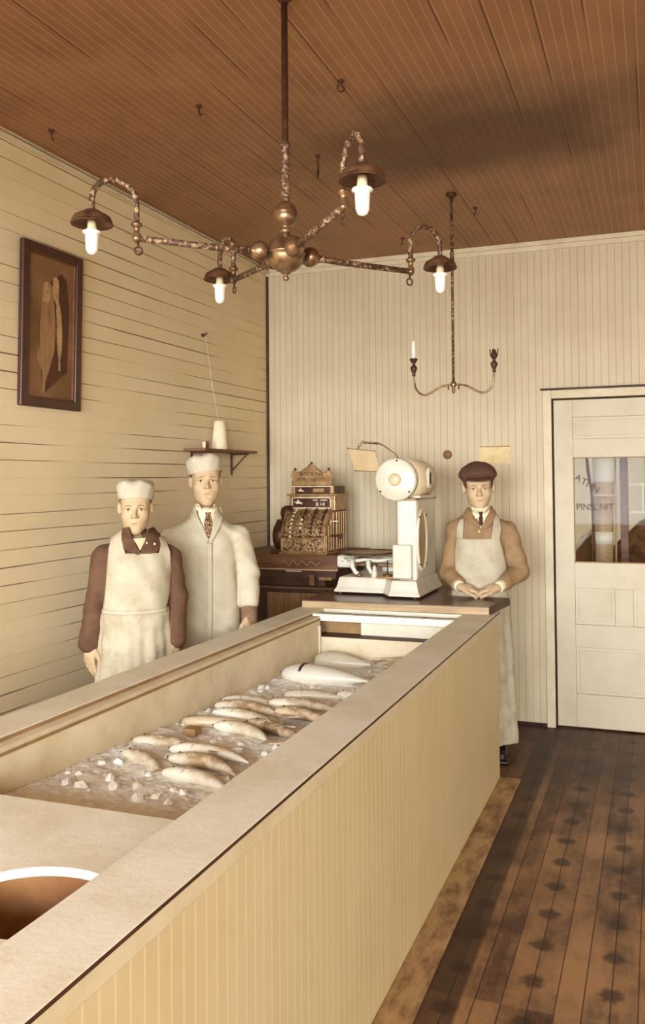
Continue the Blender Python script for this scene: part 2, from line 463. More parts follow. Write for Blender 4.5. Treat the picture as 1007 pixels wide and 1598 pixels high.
M['shoe'] = mottled('black_leather', (44,26,20), (36,22,16), 20, .35)
M['fishw'] = mottled('fish_belly', (236,230,210), (216,204,172), 18, .35, lo=.5, hi=.8, spec=.6)
M['fish'] = mottled('fish_skin', (236,222,190), (186,154,112), 22, .35, lo=.45, hi=.68, spec=.6)
M['fishd'] = mottled('dark_fish_skin', (212,190,150), (146,112,78), 26, .35, lo=.4, hi=.62, spec=.6)
def fishskin(name, belly, back, thr, rough=.35):
    n = NT(name); s = n.sep()
    f = n.ss(n.m('ADD', s[1], n.m('MULTIPLY', n.m('SUBTRACT', n.noise(45, 4, .7), .5), .02)), thr-.008, thr+.014)
    f = n.m('MULTIPLY', f, n.ss(n.noise(14, 3), .3, .6))
    n.bump(n.noise(260, 2, .5, stretch=(1, 1, 1)), .15, .002)
    return n.out(n.mix(f, belly, back), rough, 0, .6)
M['fish'] = fishskin('fish_skin', (214,204,178), (156,126,88), .004)
M['fishd'] = fishskin('dark_fish_skin', (206,186,150), (112,82,56), -.004)
M['fishw'] = fishskin('fish_belly', (220,214,194), (190,170,130), .016)
M['fin'] = mottled('fish_fin', (204,188,156), (172,148,112), 60, .5, stretch=(1, 5, 1))
M['fisheye'] = mottled('fish_eye', (64,38,24), (48,28,18), 20, .2)
n = NT('crushed_ice'); n.bump(n.noise(60, 6, .8), .5, .012)
n.b.inputs['Subsurface Weight'].default_value = .25; n.b.inputs['Subsurface Radius'].default_value = (.03,.03,.03)
M['ice'] = n.out(n.mix(n.ss(n.noise(5, 5, .7), .42, .66), (253,249,236), (244,236,214)), .5, spec=.6)
M['frame'] = mottled('dark_picture_frame', (74,42,26), (60,34,22), 12, .4, spec=.5)
M['print'] = mottled('sepia_print', (140,102,66), (110,76,46), 3.5, .45, lo=.3, hi=.7)
M['printfish'] = mottled('printed_fish', (168,130,84), (112,78,48), 40, .45, stretch=(1, 6, .3))
M['printfishl'] = mottled('printed_pale_fish', (190,152,102), (150,114,70), 30, .45)
M['printdark'] = mottled('printed_dark', (84,50,28), (74,44,26), 20, .45)
n = NT('window_glass')
gl = n.new('ShaderNodeBsdfTransparent'); gg = n.new('ShaderNodeBsdfGlossy'); gg.inputs['Roughness'].default_value = .03
mx = n.new('ShaderNodeMixShader'); mx.inputs[0].default_value = .003
n.link(gl.outputs[0], mx.inputs[1]); n.link(gg.outputs[0], mx.inputs[2])
n.link(mx.outputs[0], n.t.nodes['Material Output'].inputs['Surface']); M['glass'] = n.mat

# ------------------------------------------------------------------ ROOM
XL, XR, YB, YF, H = -2.652, 2.7, 5.552, -4.4, 3.133
def struct(name, mb, mat, parent=None):
    o = mb.build(name, mat, parent)
    if not parent: o['kind'] = 'structure'
    return o
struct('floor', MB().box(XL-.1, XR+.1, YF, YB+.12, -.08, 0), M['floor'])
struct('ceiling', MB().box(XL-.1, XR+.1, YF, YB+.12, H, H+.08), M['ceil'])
struct('wall_left', MB().box(XL-.1, XL, YF, YB+.12, 0, H), M['left'])
struct('wall_right', MB().box(XR, XR+.1, YF, YB+.12, 0, H), M['left'])
DX0, DX1, DZ = -.622, .215, 2.095
struct('wall_back', MB().box(XL, DX0-.01, YB, YB+.1, 0, H).box(DX1+.01, XR, YB, YB+.1, 0, H).box(DX0-.01, DX1+.01, YB, YB+.1, DZ+.01, H), M['back'])
# shop front behind the camera: two piers and a lintel round the big display window
struct('wall_front', MB().box(XL, XR, YF-.1, YF, 0, .35).box(XL, XR, YF-.1, YF, 2.95, H).box(XL, XL+.12, YF-.1, YF, .35, 2.95).box(XR-.12, XR, YF-.1, YF, .35, 2.95), M['trim'])
struct('trim_1', MB().box(XL, XL+.028, YF, YB, H-.036, H-.022, .003).box(XL, XL+.018, YF, YB, H-.01, H, .003), M['trim'])
struct('trim_2', MB().box(XL+.03, XR, YB-.022, YB, H-.03, H, .004).box(XL+.03, XR, YB-.012, YB, H-.062, H-.03, .003), M['trim'])
struct('trim_3', MB().box(XL, XL+.016, YB-.016, YB, 0, H-.06), M['deskdark'])
struct('trim_4', MB().box(-.81, -.70, .3, 4.52, 0, .012, .003), mottled('pale_floor_strip', (172,138,92), (112,80,52), 18, .6, stretch=(1, .4, 1)))
struct('added_shade_beam', MB().box(XL, XR, -.45, -.30, 2.42, H), M['trim'])   # unseen beam behind the camera, added to darken ceiling and upper walls
# door casing
cs = MB().box(DX0-.062, DX0-.008, YB-.022, YB, 0, DZ+.062, .004).box(DX1+.008, DX1+.062, YB-.022, YB, 0, DZ+.062, .004).box(DX0-.008, DX1+.008, YB-.022, YB, DZ+.008, DZ+.062, .004)
struct('trim_5', cs, M['trim'])
struct('trim_6', MB().box(DX0-.075, DX1+.075, YB-.036, YB, DZ+.062, DZ+.074, .003), M['deskdark'])
# dark-coloured strips standing in for the shadow in the gap round the door
rb = MB().box(DX0-.008, DX0+.0, YB+.004, YB+.03, 0, DZ+.008).box(DX1, DX1+.008, YB+.004, YB+.03, 0, DZ+.008).box(DX0, DX1, YB+.004, YB+.03, DZ, DZ+.008)
struct('door_gap_shade', rb, M['dark'])
struct('trim_8', MB().box(-.9, DX0-.06, YB-.014, YB, 0, .02), M['dark'])
# door leaf: stiles and rails built round recessed panels and the pane
D = empty('door_1', (0, YB+.008, 0)); D['kind'] = 'structure'
def leafbox(mb, x0, x1, z0, z1, y0=0, y1=.04, bev=.003): mb.box(x0, x1, y0, y1, z0, z1, bev)
xa, xb = DX0+.003, DX1-.003; sl, sr = xa+.118, xb-.118
lf = MB()
leafbox(lf, xa, sl, .012, DZ-.003); leafbox(lf, sr, xb, .012, DZ-.003)
for z0, z1 in ((.012, .222), (.516, .66), (.89, 1.053), (1.722, 1.841), (1.98, DZ-.003)): leafbox(lf, sl, sr, z0, z1)
xm = (sl+sr)/2; leafbox(lf, xm-.055, xm+.055, .66, .89)
lf.build('leaf', M['door'], D)
for (x0, x1, z0, z1) in ((sl, sr, .222, .516), (sl, xm-.055, .66, .89), (xm+.055, sr, .66, .89), (sl, sr, 1.841, 1.98)):
    p = MB().box(x0+.001, x1-.001, .012, .03, z0+.001, z1-.001)
    p.box(x0+.02, x1-.02, .007, .013, z0+.02, z1-.02, .003)
    p.build('door_panel', M['door'], D)
MB().box(sl, sr, .018, .022, 1.053, 1.722).build('pane', M['glass'], D)
fr_ = MB()
for (x0, x1, z0, z1) in ((sl, sl+.006, 1.053, 1.722), (sr-.006, sr, 1.053, 1.722), (sl, sr, 1.053, 1.059), (sl, sr, 1.716, 1.722)): fr_.box(x0, x1, .006, .02, z0, z1)
fr_.build('glazing_bead', M['innerdark'], D)
def spherical(cx, cz, s): return (cx, .016, cz)
for i, ch in enumerate('ATMN'):
    text('lettering', ch, .062, M['ink'], D, (sl+.028+i*.036, .0155, 1.59-i*.024), (PI/2, .5, 0), .0004)
text('lettering', 'PINSL NIT', .060, M['ink'], D, (sl+.128, .0155, 1.405), (PI/2, .0, 0), .0004, sx=.86)

# outside, seen through the pane
struct('trim_9', MB().box(XL, XR, YB+.13, YB+3.2, -.1, -.02), M['desk'])
o = MB().tube([(-.4, 6.55, 0), (-.385, 6.55, 1.0), (-.36, 6.55, 2.4)], [.075, .075, .08], 16)
ps = empty('porch_post', (0, 0, 0), 0, 'thick pale round post seen standing outside behind the door pane', 'post'); o.build('shaft', M['slabedge'], ps)
MB().tube([(-.452, 6.46, .4), (-.44, 6.47, 1.1), (-.455, 6.47, 1.5), (-.48, 6.48, 1.66), (-.49, 6.48, 1.9)], [.012, .01, .009, .013, .008], 8).build('cable', M['registerdark'], ps)
MB().torus((-.375, 6.55, 1.46), .08, .006, 'z').build('band', M['trim'], ps)
MB().lathe([(.079, 1.56), (.081, 1.80)], (-.372, 6.55, 0), 24).build('white_notice', M['white'], ps)
MB().lathe([(.078, 1.10), (.078, 1.19)], (-.383, 6.55, 0), 24).build('white_notice', M['white'], ps)
tag(MB().box(-.262, -.205, 6.7, 6.78, 0, 2.4, .004).build('dark_post', M['desk']), 'dark square post outside, right of the pale post behind the door pane', 'post')
tag(MB().tube([(-.3, 6.62, 0), (-.292, 6.62, 1.2), (-.285, 6.62, 2.4)], .008, 8).build('down_pipe', M['slabedge']), 'thin pipe outside between the pale post and the dark post', 'pipe')
rl = empty('porch_railing', (0, 0, 0), 0, 'white horizontal railing outside at the right of the door pane', 'railing')
for z in (1.32, 1.535): MB().box(-.2, .6, 6.9, 6.93, z-.006, z+.008).build('rail', M['white'], rl)
for x in (-.1, .2, .5): MB().box(x-.006, x+.006, 6.9, 6.92, 1.32, 1.53).build('baluster', M['white'], rl)
tag(MB().sphere((.12, 7.6, .63), (.52, .3, .68), 24).sphere((-.2, 7.5, .53), (.3, .2, .57), 18).build('shrub', mottled('dark_leaves', (96,62,40), (140,104,66), 14, .8, bump=1)), 'dark bushy mound outside behind the white railing', 'bush')
tag(MB().sphere((-.52, 7.0, .56), (.17, .2, .59), 20).build('barrel_mound', mottled('brown_mound', (128,90,58), (108,74,48), 12, .8)), 'low rounded brown mound outside at the lower left of the door pane', 'mound')
tag(MB().tube([(-.62, 6.8, 1.02), (-.54, 6.8, 1.12), (-.45, 6.8, 1.2), (-.4, 6.8, 1.22)], .018, 10).build('handrail', M['white']), 'pale curved handrail outside crossing the lower left of the door pane', 'handrail')

# ------------------------------------------------------------------ COUNTER (display case for fish)
CT = .885
CN = empty('display_counter', (-1.35, 0, 0), 0, 'long cream beadboard fish counter with a white rim and sunken ice pit', 'counter')
def cpart(name, mb, mat, par=CN):
    o = mb.build(name, mat, par); o.location = (1.35, 0, 0); return o
cpart('side_panel', MB().box(-.828, -.81, .25, 4.52, .0, CT-.05), M['front'])
cpart('side_panel', MB().box(-1.89, -1.872, .25, 4.52, 0, CT-.05), M['front'])
cpart('end_panel', MB().box(-1.872, -.828, 4.502, 4.52, 0, CT-.03), M['front'])
cpart('end_panel', MB().box(-1.872, -.828, .25, .268, 0, CT-.03), M['front'])
cpart('bottom', MB().box(-1.872, -.828, .268, 4.502, .04, .07), M['innerdark'])
cpart('front_rail', MB().box(-.826, -.804, .25, 4.52, CT-.052, CT-.006, .003), M['trim'])
cpart('rim', MB().box(-.968, -.80, .25, 4.53, CT-.006, CT, .002).box(-.968, -.826, .25, 4.53, CT-.022, CT-.007), M['white'])
cpart('rim', MB().box(-1.895, -1.745, .25, 4.53, CT-.022, CT, .003), M['white'])
cpart('edge_strip', MB().box(-.8035, -.799, .25, 4.53, CT-.009, CT-.002), M['deskdark'])
cpart('ledge', MB().box(-1.745, -1.70, .25, 4.2, CT-.03, CT-.014, .003), M['trim'])
cpart('ledge_gap', MB().box(-1.7465, -1.743, .25, 4.2, CT-.016, CT-.004), M['innerdark'])
cpart('ledge_gap', MB().box(-1.702, -1.697, .25, 4.2, CT-.036, CT-.027), M['innerdark'])
cpart('lining', MB().box(-1.71, -1.70, .25, 4.19, .45, CT-.03), M['inner'])
cpart('lining', MB().box(-.966, -.956, .25, 4.19, .45, CT-.022), M['inner'])
cpart('rim', MB().box(-1.745, -.968, 4.35, 4.53, CT-.022, CT, .003), M['white'])
cpart('crossbar', MB().box(-1.745, -.966, 4.19, 4.235, CT-.04, CT-.004, .003), M['worn'])
cpart('slot_panel', MB().box(-1.745, -1.497, 4.30, 4.31, .7, CT-.022), M['innerdark'])
cpart('slot_panel', MB().box(-1.497, -.966, 4.27, 4.28, .7, CT-.022), M['white'])
cpart('lining', MB().box(-1.745, -.966, 4.19, 4.205, .45, .762, .002), M['inner'])
cpart('slot_ledge', MB().box(-1.745, -.966, 4.187, 4.3, .762, .766), M['deskdark'])
cpart('floor_board', MB().box(-1.70, -.966, .268, 4.19, .45, .47), M['inner'])
cpart('guide_strip', MB().box(-1.70, -1.692, 4.168, 4.186, .66, .82), M['white'])
# dark round knot on panel
# cover plate with a round opening at the near end
def plate():
    z0, z1 = .822, .84; cx, cy, rx, ry = -1.075, 1.265, .165, .128
    n_ = 48; pts = []; out = []
    for k in range(n_):
        a = 2*PI*k/n_; pts.append((cx+rx*math.cos(a), cy+ry*math.sin(a)))
        dx, dy = math.cos(a), math.sin(a)
        t = min([(x-cx)/dx for x in (-1.70, -.966) if abs(dx) > 1e-6 and (x-cx)/dx > 0]+[(y-cy)/dy for y in (.268, 1.66) if abs(dy) > 1e-6 and (y-cy)/dy > 0])
        out.append((cx+dx*t, cy+dy*t))
    # make sure the corners are hit
    for cxr in ((-1.70, .268), (-.966, .268), (-.966, 1.66), (-1.70, 1.66)):
        k = min(range(n_), key=lambda q: (out[q][0]-cxr[0])**2+(out[q][1]-cxr[1])**2); out[k] = cxr
    v = []; f = []
    for (a, z) in ((pts, z1), (out, z1), (pts, z0), (out, z0)): v += [(p[0], p[1], z) for p in a]
    for k in range(n_):
        k2 = (k+1) % n_
        f += [(k, k2, n_+k2, n_+k), (2*n_+k, 3*n_+k, 3*n_+k2, 2*n_+k2), (k, 2*n_+k, 2*n_+k2, k2), (n_+k, n_+k2, 3*n_+k2, 3*n_+k)]
    mb = MB().add(v, f)
    bowl = MB()
    prof = [(1.0, .835), (1.0, .81), (.97, .76), (.85, .68), (.6, .62), (.3, .60), (.02, .598)]
    vv = []; ff = []; m_ = 40
    for (q, z) in prof:
        for k in range(m_):
            a = 2*PI*k/m_; vv.append((cx+(rx+.004)*q*math.cos(a), cy+(ry+.004)*q*math.sin(a), z))
    for i in range(len(prof)-1):
        for k in range(m_): ff.append((i*m_+k, i*m_+(k+1)%m_, (i+1)*m_+(k+1)%m_, (i+1)*m_+k))
    bowl.add(vv, ff, True)
    return mb, bowl
p_, b_ = plate()
cpart('cover_plate', p_, M['white']); cpart('well', b_, mottled('brown_stoneware', (150,106,62), (120,78,44), 5, .5))

# slab on the far end
SL = MB().prism([(-1.875, 4.355), (-.832, 4.385), (-.785, 4.745), (-1.16, 4.745), (-1.2, 5.16), (-1.875, 5.16)], CT+.0005, .921, 'xy')
so = empty('slab', (-1.35, 4.7, CT), 0, 'dark varnished slab with pale front edge lying on the far end of the counter', 'counter top')
o = SL.build('board', M['slabedge'], so); o.location = (1.35, -4.7, -CT)
o = MB().prism([(-1.873, 4.357), (-.834, 4.387), (-.787, 4.743), (-1.162, 4.743), (-1.202, 5.158), (-1.873, 5.158)], .921, .926, 'xy').build('top_face', M['slab'], so); o.location = (1.35, -4.7, -CT)
o = MB().prism([(-.8325, 4.389), (-.829, 4.386), (-.782, 4.744), (-.786, 4.747)], CT+.001, .925, 'xy').build('end_edge', M['deskdark'], so); o.location = (1.35, -4.7, -CT)
MB().box(-1.86, -1.22, 4.56, 5.14, .70, CT).build('x', M['deskdark']).name = 'slab_support'
o = bpy.data.objects['slab_support']; o.parent = so; o.location = (1.35, -4.7, -CT)

# ------------------------------------------------------------------ ICE and FISH
def fnoise(x, y, seed=0):
    r = np.random.RandomState(seed); v = np.zeros_like(x)
    for f0, a0 in ((3, 1.), (7, .55), (16, .35), (34, .22)):
        for _ in range(4):
            th = r.rand()*2*PI; ph = r.rand()*2*PI; v = v+a0*.25*np.sin((x*math.cos(th)+y*math.sin(th))*f0*(.8+.4*r.rand())+ph)
    return v
gx, gy = np.meshgrid(np.linspace(-1.699, -.967, 120), np.linspace(1.47, 4.186, 420), indexing='ij')
def icez(x, y):
    base = .645+.055*np.clip((4.1-y)/1.6, 0, 1)+.03*np.clip((2.6-y)/.8, 0, 1)
    return base+.014*fnoise(x, y, 3)
gz = icez(gx, gy)+np.abs(fnoise(gx*3.1, gy*3.1, 9))*.014+np.random.RandomState(1).rand(*gx.shape)*.006
Pq = np.stack([gx, gy, gz], -1)
nu, nv = gx.shape; I_ = np.arange(nu*nv).reshape(nu, nv)
Fq = np.stack([I_[:-1, :-1], I_[1:, :-1], I_[1:, 1:], I_[:-1, 1:]], -1).reshape(-1, 4)
ice = nobj('crushed_ice', Pq.reshape(-1, 3), Fq, M['ice']); ice.modifiers.new('depth', 'SOLIDIFY').thickness = .03
ice.modifiers['depth'].offset = -1
tag(ice, 'crushed white ice bedding the fish in the sunken pit of the counter', 'ice', kind='stuff')

def fish(name, L, w, h, bend, mat, label, loc, rz, roll_=0., gills=False, group=None, tailm='fin', pit=0.):
    root = empty(name, (loc[0], loc[1], loc[2]), rz, label, 'fish', group)
    root.rotation_euler = (roll_, pit, rz)
    if w < .045: w *= .74; h *= .85; L *= 1.08
    st = 22; n_ = 14; vv = []; ff = []
    cl = []
    for i in range(st):
        t = i/(st-1); q = math.sin(PI*min(1, t*1.02)**.62)
        prof = max(.02, (math.sin(PI*t**.58)**.8))*(1 if t < .93 else 1)
        prof = max(prof, .16 if t > .8 else .02)
        if t < .02: prof = .12
        x = -L/2+L*.88*t; y = bend*L*(4*(t-.5)**2-1)*-1
        cl.append((x, y, prof))
        for k in range(n_):
            a = 2*PI*k/n_
            vv.append((x, y+w*prof*math.cos(a), h*prof*math.sin(a)))
    for i in range(st-1):
        for k in range(n_): ff.append((i*n_+k, i*n_+(k+1)%n_, (i+1)*n_+(k+1)%n_, (i+1)*n_+k))
    ff += [tuple(range(n_-1, -1, -1)), tuple((st-1)*n_+k for k in range(n_))]
    MB().add(vv, ff, True).build('body', M[mat], root)
    xe, ye, _ = cl[-1]; ang = math.atan2(cl[-1][1]-cl[-3][1], cl[-1][0]-cl[-3][0])
    ca, sa = math.cos(ang), math.sin(ang)
    tl = [(0, -.1), (.35, -.42), (1., -.95), (.78, 0), (1., .95), (.35, .42), (0, .1)]
    poly = [(xe-.01*L+(a*.15*L)*ca-(b*w*1.45)*sa, ye+(a*.15*L)*sa+(b*w*1.45)*ca) for a, b in tl]
    MB().prism(poly, h*.3, h*.3+.005, 'xy').build('tail_fin', M[tailm], root)
    # back fin stands along the +y side, side fin behind the gill
    dp = []; N = 9
    for i in range(N): t = .35+.3*i/(N-1); j = int(t*(st-1)); dp.append((cl[j][0], cl[j][1]+w*cl[j][2]*.9))
    for i in range(N-1, -1, -1): t = .35+.3*i/(N-1); j = int(t*(st-1)); dp.append((cl[j][0]+.01*L, cl[j][1]+w*cl[j][2]+w*.3*math.sin(PI*(.15+.8*(1-i/(N-1))))))
    MB().prism(dp, -.003, .003, 'xy').build('dorsal_fin', M['fin'], root)
    j = int(.27*(st-1)); x0, y0, p0 = cl[j]
    MB().prism([(x0, y0-w*.1), (x0+.06*L, y0-w*.32), (x0+.085*L, y0-w*.2), (x0+.06*L, y0-w*.0)], h*p0*.86, h*p0*.86+.003, 'xy').build('side_fin', M['fin'], root)
    MB().tube([(cl[0][0]-.001, cl[0][1]+w*.12*math.cos(a)*1.1, h*.12*math.sin(a)*1.1) for a in np.linspace(.4, 2.7, 6)], .0022, 6).build('mouth', M['fisheye'], root)
    j = 2; x0, y0, p0 = cl[j]
    MB().sphere((x0+.012*L, y0+w*p0*.35, h*p0*.86), .0075 if L > .4 else .0055, 10).build('eye', M['fisheye'], root)
    j = 5; x0, y0, p0 = cl[j]
    MB().tube([(x0+.01, y0+w*p0*1.0*math.cos(a), h*p0*1.0*math.sin(a)) for a in np.linspace(.35, 2.6, 9)], .002 if not gills else .007, 6).build('gill', M['fisheye'] if gills else M['fin'], root)
    return root
def fz(x, y): return float(icez(np.array(x), np.array(y)))
FT = [
 # L, w, h, bend, mat, x, y, rz, dz, label, gills
 (.50,.070,.050,.03,'fishw',-1.42,3.615,-.07,.045,'largest white-bellied fish with dark gill slits lying across the pit',True),
 (.36,.062,.052,.0,'fish',-1.50,4.05,-.06,.035,'thick pale fish against the far wall of the pit, behind the white-bellied one',False),
 (.20,.062,.035,.0,'fish',-1.22,4.0,2.2,.045,'short wide fish with upright pale body in the far right corner of the pit',False),
 (.34,.040,.030,.10,'fishw',-1.50,3.055,-.1,.035,'arched pale fish at the far left of the middle pile',False),
 (.36,.042,.030,.12,'fish',-1.47,2.93,-.22,.040,'arched mottled fish second from the left wall in the middle pile',False),
 (.34,.040,.030,.10,'fish',-1.28,3.03,-.1,.050,'dark-headed fish at the far right of the middle pile',False),
 (.36,.040,.028,.12,'fishw',-1.42,2.80,-.3,.045,'pale curved fish in the centre of the middle pile',False),
 (.32,.036,.028,.08,'fishd',-1.22,2.88,-.35,.050,'darker slim fish close to the right rim in the middle pile',False),
 (.34,.036,.028,.10,'fishd',-1.26,2.70,-.5,.042,'dark curved fish at the near right of the middle pile',False),
 (.32,.036,.028,.14,'fishw',-1.36,2.64,-.42,.035,'pale bent fish at the near end of the middle pile',False),
 (.28,.034,.026,-.10,'fishd',-1.53,2.80,.35,.035,'small brownish fish beside the left lining of the pit',False),
 (.34,.036,.026,.10,'fish',-1.50,2.43,-.12,.035,'long tan fish at the far side of the near pile',False),
 (.34,.036,.028,.10,'fishw',-1.33,2.38,-.15,.040,'pale fish in the centre of the near pile',False),
 (.32,.034,.026,.12,'fish',-1.29,2.26,-.3,.038,'mottled fish below the pale one in the near pile',False),
 (.30,.034,.026,.12,'fishw',-1.24,2.13,-.3,.034,'nearest white fish of all, close to the right rim',False),
 (.26,.030,.024,.10,'fish',-1.50,2.24,-.5,.030,'small faint fish half sunk in ice at the left of the near pile',False),
 (.32,.036,.028,.05,'fish',-1.34,3.32,.1,.030,'flat tan fish lying between the white-bellied fish and the middle pile',False),
 (.26,.034,.028,.05,'fishw',-1.16,3.28,-.5,.035,'stubby white fish near the right rim, just this side of the white-bellied one',False),
]
for (L, w, h, bd, mt, x, y, rz, dz, lb, gi) in FT:
    fish('fish', L, w, h, bd, mt, lb, (x, y, fz(x, y)+dz-.013), rz, random.uniform(-.12, .12), gi)
tag(MB().box(-1.585, -1.535, 2.61, 2.66, fz(-1.556, 2.636)+.008, fz(-1.556, 2.636)+.035, .004).build('cork_block', M['innerdark']), 'small square brown block lying on the ice left of the middle fish pile', 'block')
# larger lumps of ice: countable chips
rs = np.random.RandomState(5)
chip = None
for i in range(230):
    x = rs.uniform(-1.67, -1.0); y = rs.uniform(1.75, 3.9); r = rs.uniform(.007, .022)
    if any((x-q[5])**2+((y-q[6])*1.6)**2 < .085**2 for q in FT): continue
    bm = bmesh.new(); bmesh.ops.create_icosphere(bm, subdivisions=1, radius=r)
    for v in bm.verts: v.co *= rs.uniform(.65, 1.2)
    me = bpy.data.meshes.new('ice_lump'); bm.to_mesh(me); bm.free(); me.materials.append(M['ice'])
    o = bpy.data.objects.new('ice_lump', me); COL.objects.link(o); o.location = (x, y, fz(x, y)+r*.35)
    o.rotation_euler = (rs.rand()*3, rs.rand()*3, rs.rand()*3)
    tag(o, 'white lump of ice lying loose on the crushed ice between the fish', 'ice lump', 'loose ice lumps in the pit')

# ------------------------------------------------------------------ SCALE
S = empty('computing_scale', (-1.48, 4.8, .926), 0, 'white enamel computing scale with round drum head and low pan, on the slab', 'scale')
def sp(name, mb, mat, par=S, sub=False):
    o = mb.build(name, mat, par)
    if not sub: o.location = (1.48, -4.8, -.926)
    return o
# base casting: L-shaped outline, flared at the foot
def flared(poly, z0, z1, inset):
    cx = sum(p[0] for p in poly)/len(poly); cy = sum(p[1] for p in poly)/len(poly); n_ = len(poly)
    def off(q, d):
        r = []
        for i in range(n_):
            a = Vector(q[i-1]); b = Vector(q[i]); c_ = Vector(q[(i+1) % n_])
            e1 = (b-a).normalized(); e2 = (c_-b).normalized(); n1 = Vector((-e1.y, e1.x)); n2 = Vector((-e2.y, e2.x))
            bi = (n1+n2); bi = bi/max(.5, bi.dot(bi)/2*1.0)/1.0
            r.append(b+bi*d)
        return r
    lv = [(0, z0), (0, z0+.008), (inset*.45, z0+.03), (inset*.8, z1-.012), (inset*.92, z1-.003), (inset*1.15, z1)]
    vv = []; ff = []
    for d, z in lv: vv += [(p[0], p[1], z) for p in off(poly, d)]
    for i in range(len(lv)-1):
        for k in range(n_): ff.append((i*n_+k, i*n_+(k+1) % n_, (i+1)*n_+(k+1) % n_, (i+1)*n_+k))
    ff += [tuple(range(n_-1, -1, -1)), tuple((len(lv)-1)*n_+k for k in range(n_))]
    return MB().add(vv, ff)
sp('base', flared([(-1.79, 4.635), (-1.49, 4.635), (-1.425, 4.535), (-1.245, 4.535), (-1.245, 5.06), (-1.79, 4.97)], .94, 1.025, .028), M['enamel'])
for x, y in ((-1.76, 4.66), (-1.28, 4.57), (-1.28, 5.02), (-1.76, 4.94)): sp('foot', MB().lathe([(.014, .926), (.016, .93), (.01, .942)], (x, y, 0), 12), M['iron'])
# column housing
col_ = MB().box(-1.395, -1.275, 4.60, 5.03, 1.02, 1.485, .018)
sp('column', col_, M['enamel'])
sp('column_front', MB().box(-1.41, -1.30, 4.565, 4.61, 1.035, 1.225, .008), M['enamel'])
sp('cap_ring', MB().box(-1.40, -1.27, 4.58, 5.04, 1.475, 1.487, .004), M['steel'])
# oval window on the right side, with rim
def ovalring(x, cy, cz, ry, rz, r):
    pts = [(x, cy+ry*math.cos(a), cz+rz*math.sin(a)) for a in np.linspace(0, 2*PI, 41)]
    return MB().tube(pts, r, 8, False)
sp('window_rim', ovalring(-1.273, 4.70, 1.245, .095, .172, .009), M['enamel'])
ov = [(4.70+.09*math.cos(a), 1.245+.168*math.sin(a)) for a in np.linspace(0, 2*PI, 40, endpoint=False)]
sp('oval_window', MB().prism(ov, -1.276, -1.272, 'yz'), M['mirror'])
for a in (.9, 2.3, -.9, -2.3): sp('screw', MB().sphere((-1.264, 4.70+.105*math.cos(a), 1.245+.18*math.sin(a)), .006, 8), M['iron'])
# drum with flat white end facing the shopper
dc = (-1.385, 1.592); R0 = .122
pr_ = [(.01, 4.545), (.05, 4.545), (R0-.012, 4.548), (R0-.004, 4.553), (R0, 4.565)]
sp('drum_face', MB().lathe([(r, y) for r, y in pr_]+[(R0, 4.60)], (dc[0], 0, dc[1]), 48, 'y'), M['enamel'])
sp('drum', MB().lathe([(R0-.001, 4.60), (R0-.001, 5.02), (R0-.012, 5.04), (.02, 5.045)], (dc[0], 0, dc[1]), 48, 'y'), M['enamel2'])
sp('drum_boss', MB().lathe([(.036, 4.546), (.034, 4.536), (.024, 4.528), (.002, 4.524)], (dc[0], 0, dc[1]), 24, 'y'), M['enamel2'])
for a in (1.45, 3.8, 5.6): sp('screw', MB().sphere((dc[0]+.108*math.cos(a), 4.543, dc[1]+.108*math.sin(a)), .0055, 8), M['iron'])
lens = [(4.83+.038*math.cos(a), 1.6+.062*math.sin(a)) for a in np.linspace(0, 2*PI, 24, endpoint=False)]
sp('lens_frame', MB().prism(lens, -1.27, -1.252, 'yz'), M['enamel'])
sp('reading_slot', MB().box(-1.2535, -1.2505, 4.818, 4.842, 1.565, 1.632), M['dark'])
sp('drum_saddle', MB().box(-1.42, -1.27, 4.66, 4.99, 1.47, 1.50, .006).box(-1.40, -1.29, 4.70, 4.95, 1.445, 1.475, .006), M['enamel'])
# pan and its mechanism
sp('pan', MB().lathe([(.02, 1.142), (.10, 1.140), (.15, 1.147), (.172, 1.158), (.175, 1.162), (.165, 1.160), (.14, 1.152), (.02, 1.148)], (-1.635, 4.80, 0), 44), M['steel'])
sp('pan_rim', MB().torus((-1.635, 4.80, 1.162), .174, .003, 'z', 44), M['iron'])
sp('pan_arm', MB().tube([(-1.77, 4.76, 1.125), (-1.70, 4.74, 1.11), (-1.635, 4.74, 1.12), (-1.55, 4.74, 1.115), (-1.46, 4.74, 1.128)], [.006, .012, .01, .012, .006], 10), M['enamel'])
sp('beam', MB().box(-1.74, -1.40, 4.79, 4.83, 1.075, 1.095, .005), M['steel'])
for x in (-1.70, -1.60): sp('bracket', MB().tube([(x, 4.70, 1.12), (x+.002, 4.70, 1.08), (x+.02, 4.70, 1.05), (x+.055, 4.70, 1.03)], [.014, .014, .013, .012], 10), M['enamel'])
sp('yoke', MB().tube([(-1.635, 4.75, 1.12), (-1.625, 4.75, 1.08), (-1.60, 4.75, 1.05), (-1.57, 4.75, 1.10)], [.012, .011, .01, .007], 10), M['steel'])
sp('poise_weight', MB().lathe([(.020, 1.025), (.021, 1.03), (.015, 1.06), (.014, 1.07), (.009, 1.075), (.012, 1.083), (.006, 1.09), (.002, 1.098)], (-1.555, 4.68, 0), 18), M['enamel'])
sp('loose_weight', MB().lathe([(.030, 1.026), (.030, 1.042), (.026, 1.046), (.005, 1.048)], (-1.475, 4.68, 0), 22), M['steel'])
sp('weight_stem', MB().tube([(-1.475, 4.68, 1.045), (-1.475, 4.68, 1.125)], .0045, 8), M['iron'])
sp('dash_pot', MB().lathe([(.016, 1.025), (.02, 1.03), (.012, 1.045), (.002, 1.05)], (-1.655, 4.70, 0), 14), M['brass'])
